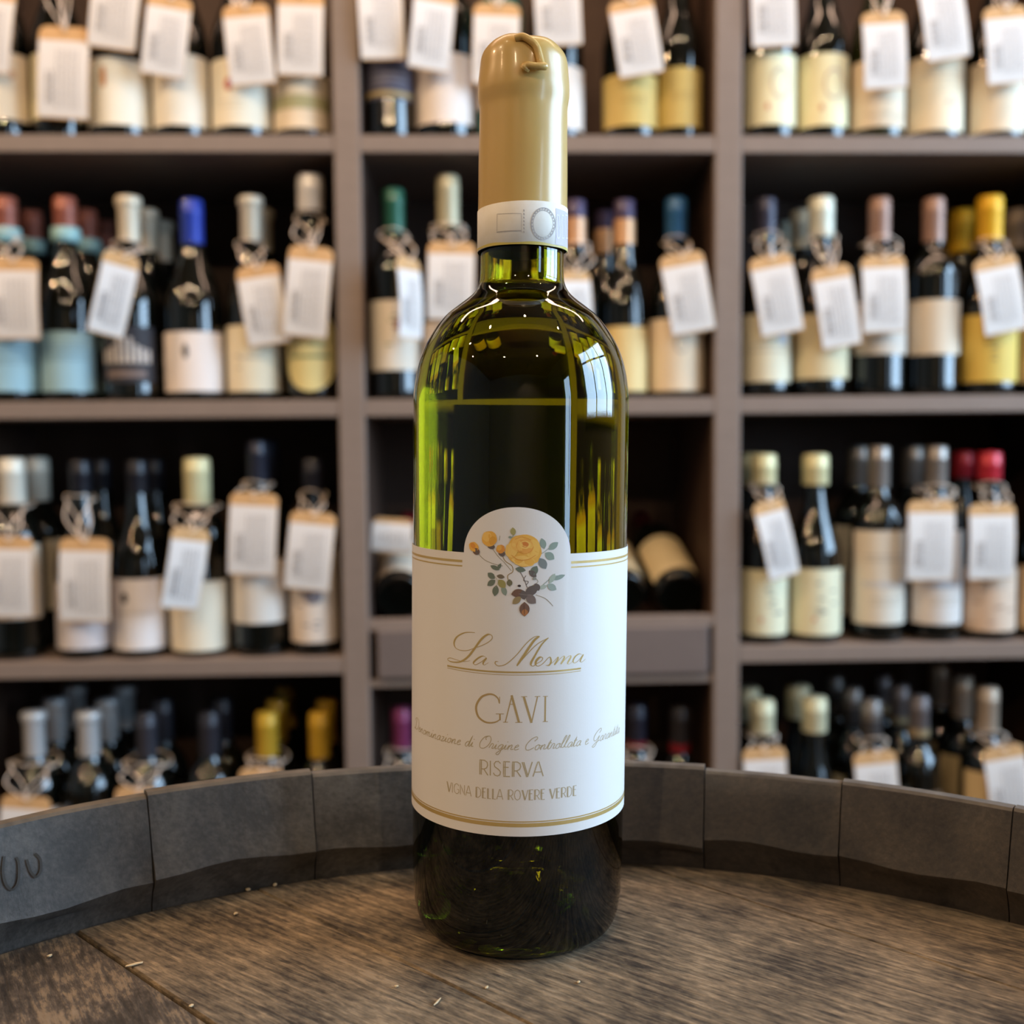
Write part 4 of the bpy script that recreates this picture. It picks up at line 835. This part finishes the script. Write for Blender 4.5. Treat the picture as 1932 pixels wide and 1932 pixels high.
for q in [(1160, 375, 46, 26, 75, LG), (1245, 395, 50, 26, -38, LG), (1215, 478, 46, 32, 35, LG), (1158, 540, 52, 34, 60, (128, 134, 132)), (1088, 600, 46, 30, -60, LD), (1075, 625, 40, 24, 40, LP), (975, 590, 44, 22, 10, LD),
          (765, 575, 42, 18, 25, LD), (800, 565, 30, 14, -60, LD), (735, 642, 38, 24, 40, LD), (735, 700, 40, 24, -35, LD), (812, 648, 34, 18, 10, (122, 110, 92)), (770, 765, 46, 26, 100, LD), (840, 765, 44, 22, 70, LG), (822, 708, 44, 30, 50, (160, 152, 96)), (885, 700, 30, 24, 90, (120, 116, 92)),
          (1290, 655, 56, 18, -22, LG), (1235, 665, 48, 20, -60, (168, 178, 162)), (1232, 735, 44, 28, 30, (156, 168, 158)), (1160, 735, 34, 18, -20, (176, 184, 170)),
          (955, 785, 58, 34, -10, LB), (1065, 765, 62, 38, -30, LP), (1060, 835, 54, 36, 40, (126, 112, 106)), (945, 845, 46, 26, -40, (156, 136, 96)), (1000, 800, 40, 30, 80, LP), (1110, 735, 34, 26, 60, LP)]:
    blob(*q[:5], q[5], point=1)
blob(1008, 918, 60, 42, 90, LB, point=1); blob(1010, 945, 30, 26, 90, (176, 120, 76), point=1); blob(965, 725, 14, 10, 0, (70, 60, 58)); blob(1090, 665, 16, 12, 0, (150, 150, 140))
Y1, Y2, Y3, Y4 = (232, 178, 84), (240, 196, 108), (222, 150, 70), (214, 132, 66)
blob(735, 400, 30, 20, 10, LP); blob(720, 335, 62, 64, 0, Y1, .02); blob(700, 318, 38, 40, 0, Y2, .03); blob(745, 350, 28, 36, 20, (222, 164, 70), .03)
blob(612, 440, 30, 26, 40, LB); blob(592, 402, 44, 36, 50, Y1, .03); blob(585, 392, 26, 18, 60, Y3, .03); blob(618, 445, 20, 12, 60, LP)
blob(822, 458, 28, 22, 20, LP); blob(812, 420, 36, 36, 0, Y3, .04); blob(800, 410, 20, 24, 20, Y1, .03)
blob(915, 275, 34, 22, 82, (168, 160, 104), point=1); blob(890, 322, 14, 10, 0, LG)
blob(1005, 432, 142, 134, 10, Y1, .022, 1); blob(900, 430, 50, 62, 10, Y2, .04, 2); blob(1060, 490, 72, 60, -20, Y1, .03, 3); blob(1000, 520, 96, 42, 8, Y2, .04, 4)
blob(1078, 420, 58, 78, 10, (236, 188, 96), .03, 5); blob(960, 380, 62, 62, 0, (238, 186, 98), .03, 6); blob(1010, 395, 72, 56, 10, (230, 166, 84), .03, 7); blob(1012, 385, 46, 34, 0, Y2, .04, 8); blob(1015, 380, 24, 16, 10, Y4, .06, 9)
line([(950, 430), (1000, 460), (1060, 440), (1080, 400)], 5, Y3); line([(900, 470), (960, 510), (1040, 505), (1100, 470)], 5, Y3); line([(985, 370), (1015, 362), (1040, 380), (1020, 405), (990, 395)], 5, Y4); line([(930, 340), (990, 320), (1060, 345)], 4, Y3)
line([(1005, 880), (1008, 960)], 3, (90, 66, 60)); line([(1065, 800), (1020, 800), (960, 790)], 3, (150, 138, 128)); line([(770, 740), (790, 690), (760, 640)], 3, (170, 170, 150))
VV, FF = [], []
bme = bpy.data.meshes.new('rose_print'); fm = []
for mi, (c, (v, f)) in enumerate(bq.items()):
    k = len(VV); VV += v; FF += [tuple(i+k for i in ff) for ff in f]; fm += [mi]*len(f); bme.materials.append(ink(c))
bme.from_pydata([tuple(v) for v in VV], [], FF); bme.polygons.foreach_set('material_index', fm); bme.update()
tag(link('rose_print', bme, None, label), 'printed bouquet of yellow roses with grey-green leaves')
# back label, seen through the wine
zb0, zb1_ = .022, pz(765)
V, F = [], []
for i in range(31):
    a = math.pi-.32+.64*i/30
    for j in range(9):
        z = zb0+(zb1_-zb0)*j/8; V.append(((RB+.0002)*math.sin(a), -(RB+.0002)*math.cos(a), z))
for i in range(30):
    for j in range(8): F.append((i*9+j, (i+1)*9+j, (i+1)*9+j+1, i*9+j+1))
pd('back_label', V, F, mat('back_label_paper', (150, 150, 140), .7), bot, True)
# ---- wax capsule
m_wax = bpy.data.materials.new('gold_wax'); m_wax.use_nodes = True
b = m_wax.node_tree.nodes['Principled BSDF']; b.inputs['Base Color'].default_value = (*lin((198, 163, 95)), 1); b.inputs['Roughness'].default_value = .33
b.inputs['Coat Weight'].default_value = .25; b.inputs['Coat Roughness'].default_value = .12; b.inputs['Subsurface Weight'].default_value = .15; b.inputs['Subsurface Radius'].default_value = (.01, .006, .002); b.inputs['Subsurface Scale'].default_value = .1
W = [(83.8, 466), (84.3, 455), (84.3, 420), (84, 380), (83.8, 300), (83.2, 250), (82.8, 222), (83.2, 210), (85.2, 196), (86.4, 184), (86.0, 165), (84.6, 145), (82.5, 124), (79.5, 112), (74.5, 103), (66, 95), (54, 89.5), (36, 86), (16, 84), (0, 83.5)]
WP = lerp_prof([(pr(h, y), pz(y)) for h, y in W], 4)
ztw = pz(83.5)
def lump(p):
    q = Vector(p); k = noise.noise(Vector((p.x*95, p.y*95, p.z*60)))*.00034+noise.noise(Vector((p.x*220+4, p.y*220, p.z*150)))*.00008
    t = max(0, min(1, (p.z-(ztw-.03))/.02)); r = math.hypot(p.x, p.y)
    if r > .002: q.x *= 1+k*(.4+t)/r; q.y *= 1+k*(.4+t)/r
    if p.z > ztw-.012: q.z += noise.noise(Vector((p.x*110+3, p.y*110, 0)))*.0012*max(0, min(1, (p.z-(ztw-.012))/.01)) - .04*p.x*max(0, min(1, (p.z-(ztw-.012))/.01))
    return q
wax = lathe('wax_capsule', WP, m_wax, bot, 96, f=lump)
def capcyl(px, py, off=.0, rad=None):
    """point on the capsule surface seen along this line of sight (bottle frame)"""
    o = BI @ Vector((0, 0, ZC)); d = (BI.to_3x3() @ ray(px, py)); best = None
    def rad_at(z):
        for i in range(len(WP)-1):
            if WP[i][1] <= z <= WP[i+1][1]:
                t = (z-WP[i][1])/max(1e-9, WP[i+1][1]-WP[i][1]); return WP[i][0]+(WP[i+1][0]-WP[i][0])*t
        return WP[0][0] if z < WP[0][1] else -1
    t = .30
    tc = -(o.x*d.x+o.y*d.y)/(d.x*d.x+d.y*d.y)
    while t < tc:
        p = o+d*t
        if math.hypot(p.x, p.y) <= rad_at(p.z): break
        t += .0002
    p = o+d*t; r = math.hypot(p.x, p.y); 
    if off and r > 1e-6: p = p+Vector((p.x/r*off, p.y/r*off, off*.3))
    return p
CW = lambda X, Y, o=0.: capcyl(860+X/3.715, 40+Y/3.715, o)
th = [CW(420, 124, .0002), CW(470, 121, .0009), CW(520, 150, .0010), CW(556, 190, .0011), CW(572, 240, .0012), CW(582, 290, .0013), CW(590, 335, .0018), CW(602, 352, .0026), CW(575, 355, .0028), CW(535, 345, .0022), CW(500, 332, .0016), CW(482, 348, .0008)]
tube('pull_thread', th, lambda t: .00125 if t < .93 else .0017, m_wax, wax, 10, 6)
# ---- paper strip round the capsule foot
m_strip = mat('strip_paper', (222, 216, 204), .55, nz=(230, 226, 218), scale=160)
RSX = pr(85.3, 425)
def strip_u(X, Y):
    o = BI @ Vector((0, 0, ZC)); d = (BI.to_3x3() @ ray(860+X/3.715, 40+Y/3.715))
    a = d.x*d.x+d.y*d.y; b_ = 2*(o.x*d.x+o.y*d.y); c = o.x*o.x+o.y*o.y-RSX*RSX; D = max(0, b_*b_-4*a*c)
    p = o+d*((-b_-math.sqrt(D))/(2*a)); return math.atan2(p.x, -p.y)*RSX, p.z
zs1, zs0_ = strip_u(470, 1262)[1], strip_u(470, 1560)[1]
sp = lathe('tax_strip', [(RSX-.0001, zs0_), (RSX, zs0_+.0001), (RSX, zs1-.0001), (RSX-.0001, zs1)], m_strip, bot, 96, f=lambda p: Vector((p.x, p.y, p.z+.0006*math.sin(math.atan2(p.x, -p.y)*1.0+.6))))
SC_ = PX/3.715
def srib(V, F, pts, w_, off=.00012, n=6, closed=False, sm=True):
    q = [strip_u(*p) for p in pts]
    if not sm: q = [(q[i][0]+(q[i+1][0]-q[i][0])*k/6, q[i][1]+(q[i+1][1]-q[i][1])*k/6) for i in range(len(q)-1) for k in range(6)]+[q[-1]]
    Q = catmull([(a, b, 0) for a, b in q], n, closed) if sm else [Vector((a, b, 0)) for a, b in q]
    if closed: Q.append(Q[0])
    N = len(Q); k = len(V)
    for i, p in enumerate(Q):
        t = Q[min(i+1, N-1)]-Q[max(i-1, 0)]
        if closed and i in (0, N-1): t = Q[1]-Q[-2]
        t.normalize()
        for s_ in (1, -1):
            u_, z_ = p.x-s_*t.y*w_*SC_/2, p.y+s_*t.x*w_*SC_/2
            V.append(cyl(u_, z_, off, RSX))
    for i in range(N-1): F.append((k+2*i, k+2*i+1, k+2*i+3, k+2*i+2))
m_lil = mat('lilac_print', (190, 182, 188), .6); m_grey = mat('grey_print', (166, 160, 158), .6); m_yel = mat('olive_edge', (196, 178, 92), .5)
V, F = [], []
srib(V, F, [(625, 1288), (700, 1296), (790, 1330)], 1, sm=False)
V, F = [], []
# lilac panel on the right part of the strip
uA = strip_u(700, 1400)[0]; uB = strip_u(790, 1400)[0]+.004
for i in range(21):
    u_ = uA+(uB-uA)*i/20
    for z_ in (zs0_+.0009, zs1-.0012): V.append(cyl(u_, z_, .00006, RSX))
F = [(2*i, 2*i+2, 2*i+3, 2*i+1) for i in range(20)]
pd('lilac_panel', V, F, m_lil, sp)
V, F = [], []
ring = [(612+84*math.cos(t), 1420+112*math.sin(t)) for t in [2*math.pi*i/24 for i in range(24)]]
srib(V, F, ring, 5, closed=True, n=3); srib(V, F, [(612+70*math.cos(t), 1420+94*math.sin(t)) for t in [2*math.pi*i/24 for i in range(24)]], 3, closed=True, n=3)
for i in range(26):
    t = 2*math.pi*i/26; srib(V, F, [(612+78*math.cos(t), 1420+103*math.sin(t)), (612+78*math.cos(t+.12), 1420+103*math.sin(t+.12))], 7, sm=False)
for k in range(7): srib(V, F, [(476, 1320+k*25), (478, 1334+k*25)], 6, sm=False)
srib(V, F, [(290, 1352), (460, 1348)], 2, sm=False); srib(V, F, [(290, 1352), (288, 1470)], 2, sm=False); srib(V, F, [(286, 1478), (460, 1468)], 6, sm=False); srib(V, F, [(460, 1348), (460, 1480)], 2, sm=False)
pd('emblem_print', V, F, m_grey, sp)
V, F = [], []
for x0 in (706, 738, 764):         # tall rounded letter outlines
    srib(V, F, [(x0, 1370), (x0+2, 1505), (x0+12, 1520), (x0+20, 1505), (x0+18, 1375), (x0+9, 1362)], 4, closed=True, n=4)
V2, F2 = [], []
pd('letter_outline', V, F, mat('white_print', (236, 234, 236), .6), sp)
V, F = [], []
for i in range(61):
    u_ = -1.7*RSX+3.4*RSX*i/60
    V.append(cyl(u_, zs0_-.0001, .00004, RSX)); V.append(cyl(u_, zs0_+.0007+.0002*math.sin(u_*400), .00009, RSX))
pd('olive_edge', V, [(2*i, 2*i+2, 2*i+3, 2*i+1) for i in range(60)], m_yel, sp)

# burnt-in figures on the stave at the left
def onbevel(px, py):
    d = ray(px, py); o = Vector((0, 0, ZC)); t = .25
    while t < .6:
        p = o+d*t; rr_ = math.hypot(p.x-BC.x, p.y-BC.y); k = max(0, min(1, (p.z-ZS)/(ZT-ZS)))
        if rr_ > .2662+.0068*k-.0010: break
        t += .0002
    return p-BC
V, F = [], []
for P_ in ([(20, 530), (14, 600), (28, 660), (58, 682), (84, 645), (86, 565), (74, 535)], [(122, 545), (140, 600), (165, 624), (186, 596), (184, 545), (160, 518)]):
    Q = [onbevel(x/2.415, 1396+y/2.415) for x, y in P_]; Q = catmull(Q, 5)
    for i, p in enumerate(Q):
        t = (Q[min(i+1, len(Q)-1)]-Q[max(i-1, 0)]).normalized(); nn = Vector((p.x, p.y, 0)).normalized(); sd = t.cross(nn)*.00045
        V += [p+sd, p-sd]
        if i: k = len(V)-4; F.append((k, k+1, k+3, k+2))
st0 = [o for o in COL.objects if o.parent == barrel and o.name == 'stave'][0]
pd('burnt_figures', V, F, mat('burnt_oak', (58, 56, 54), .7), st0)
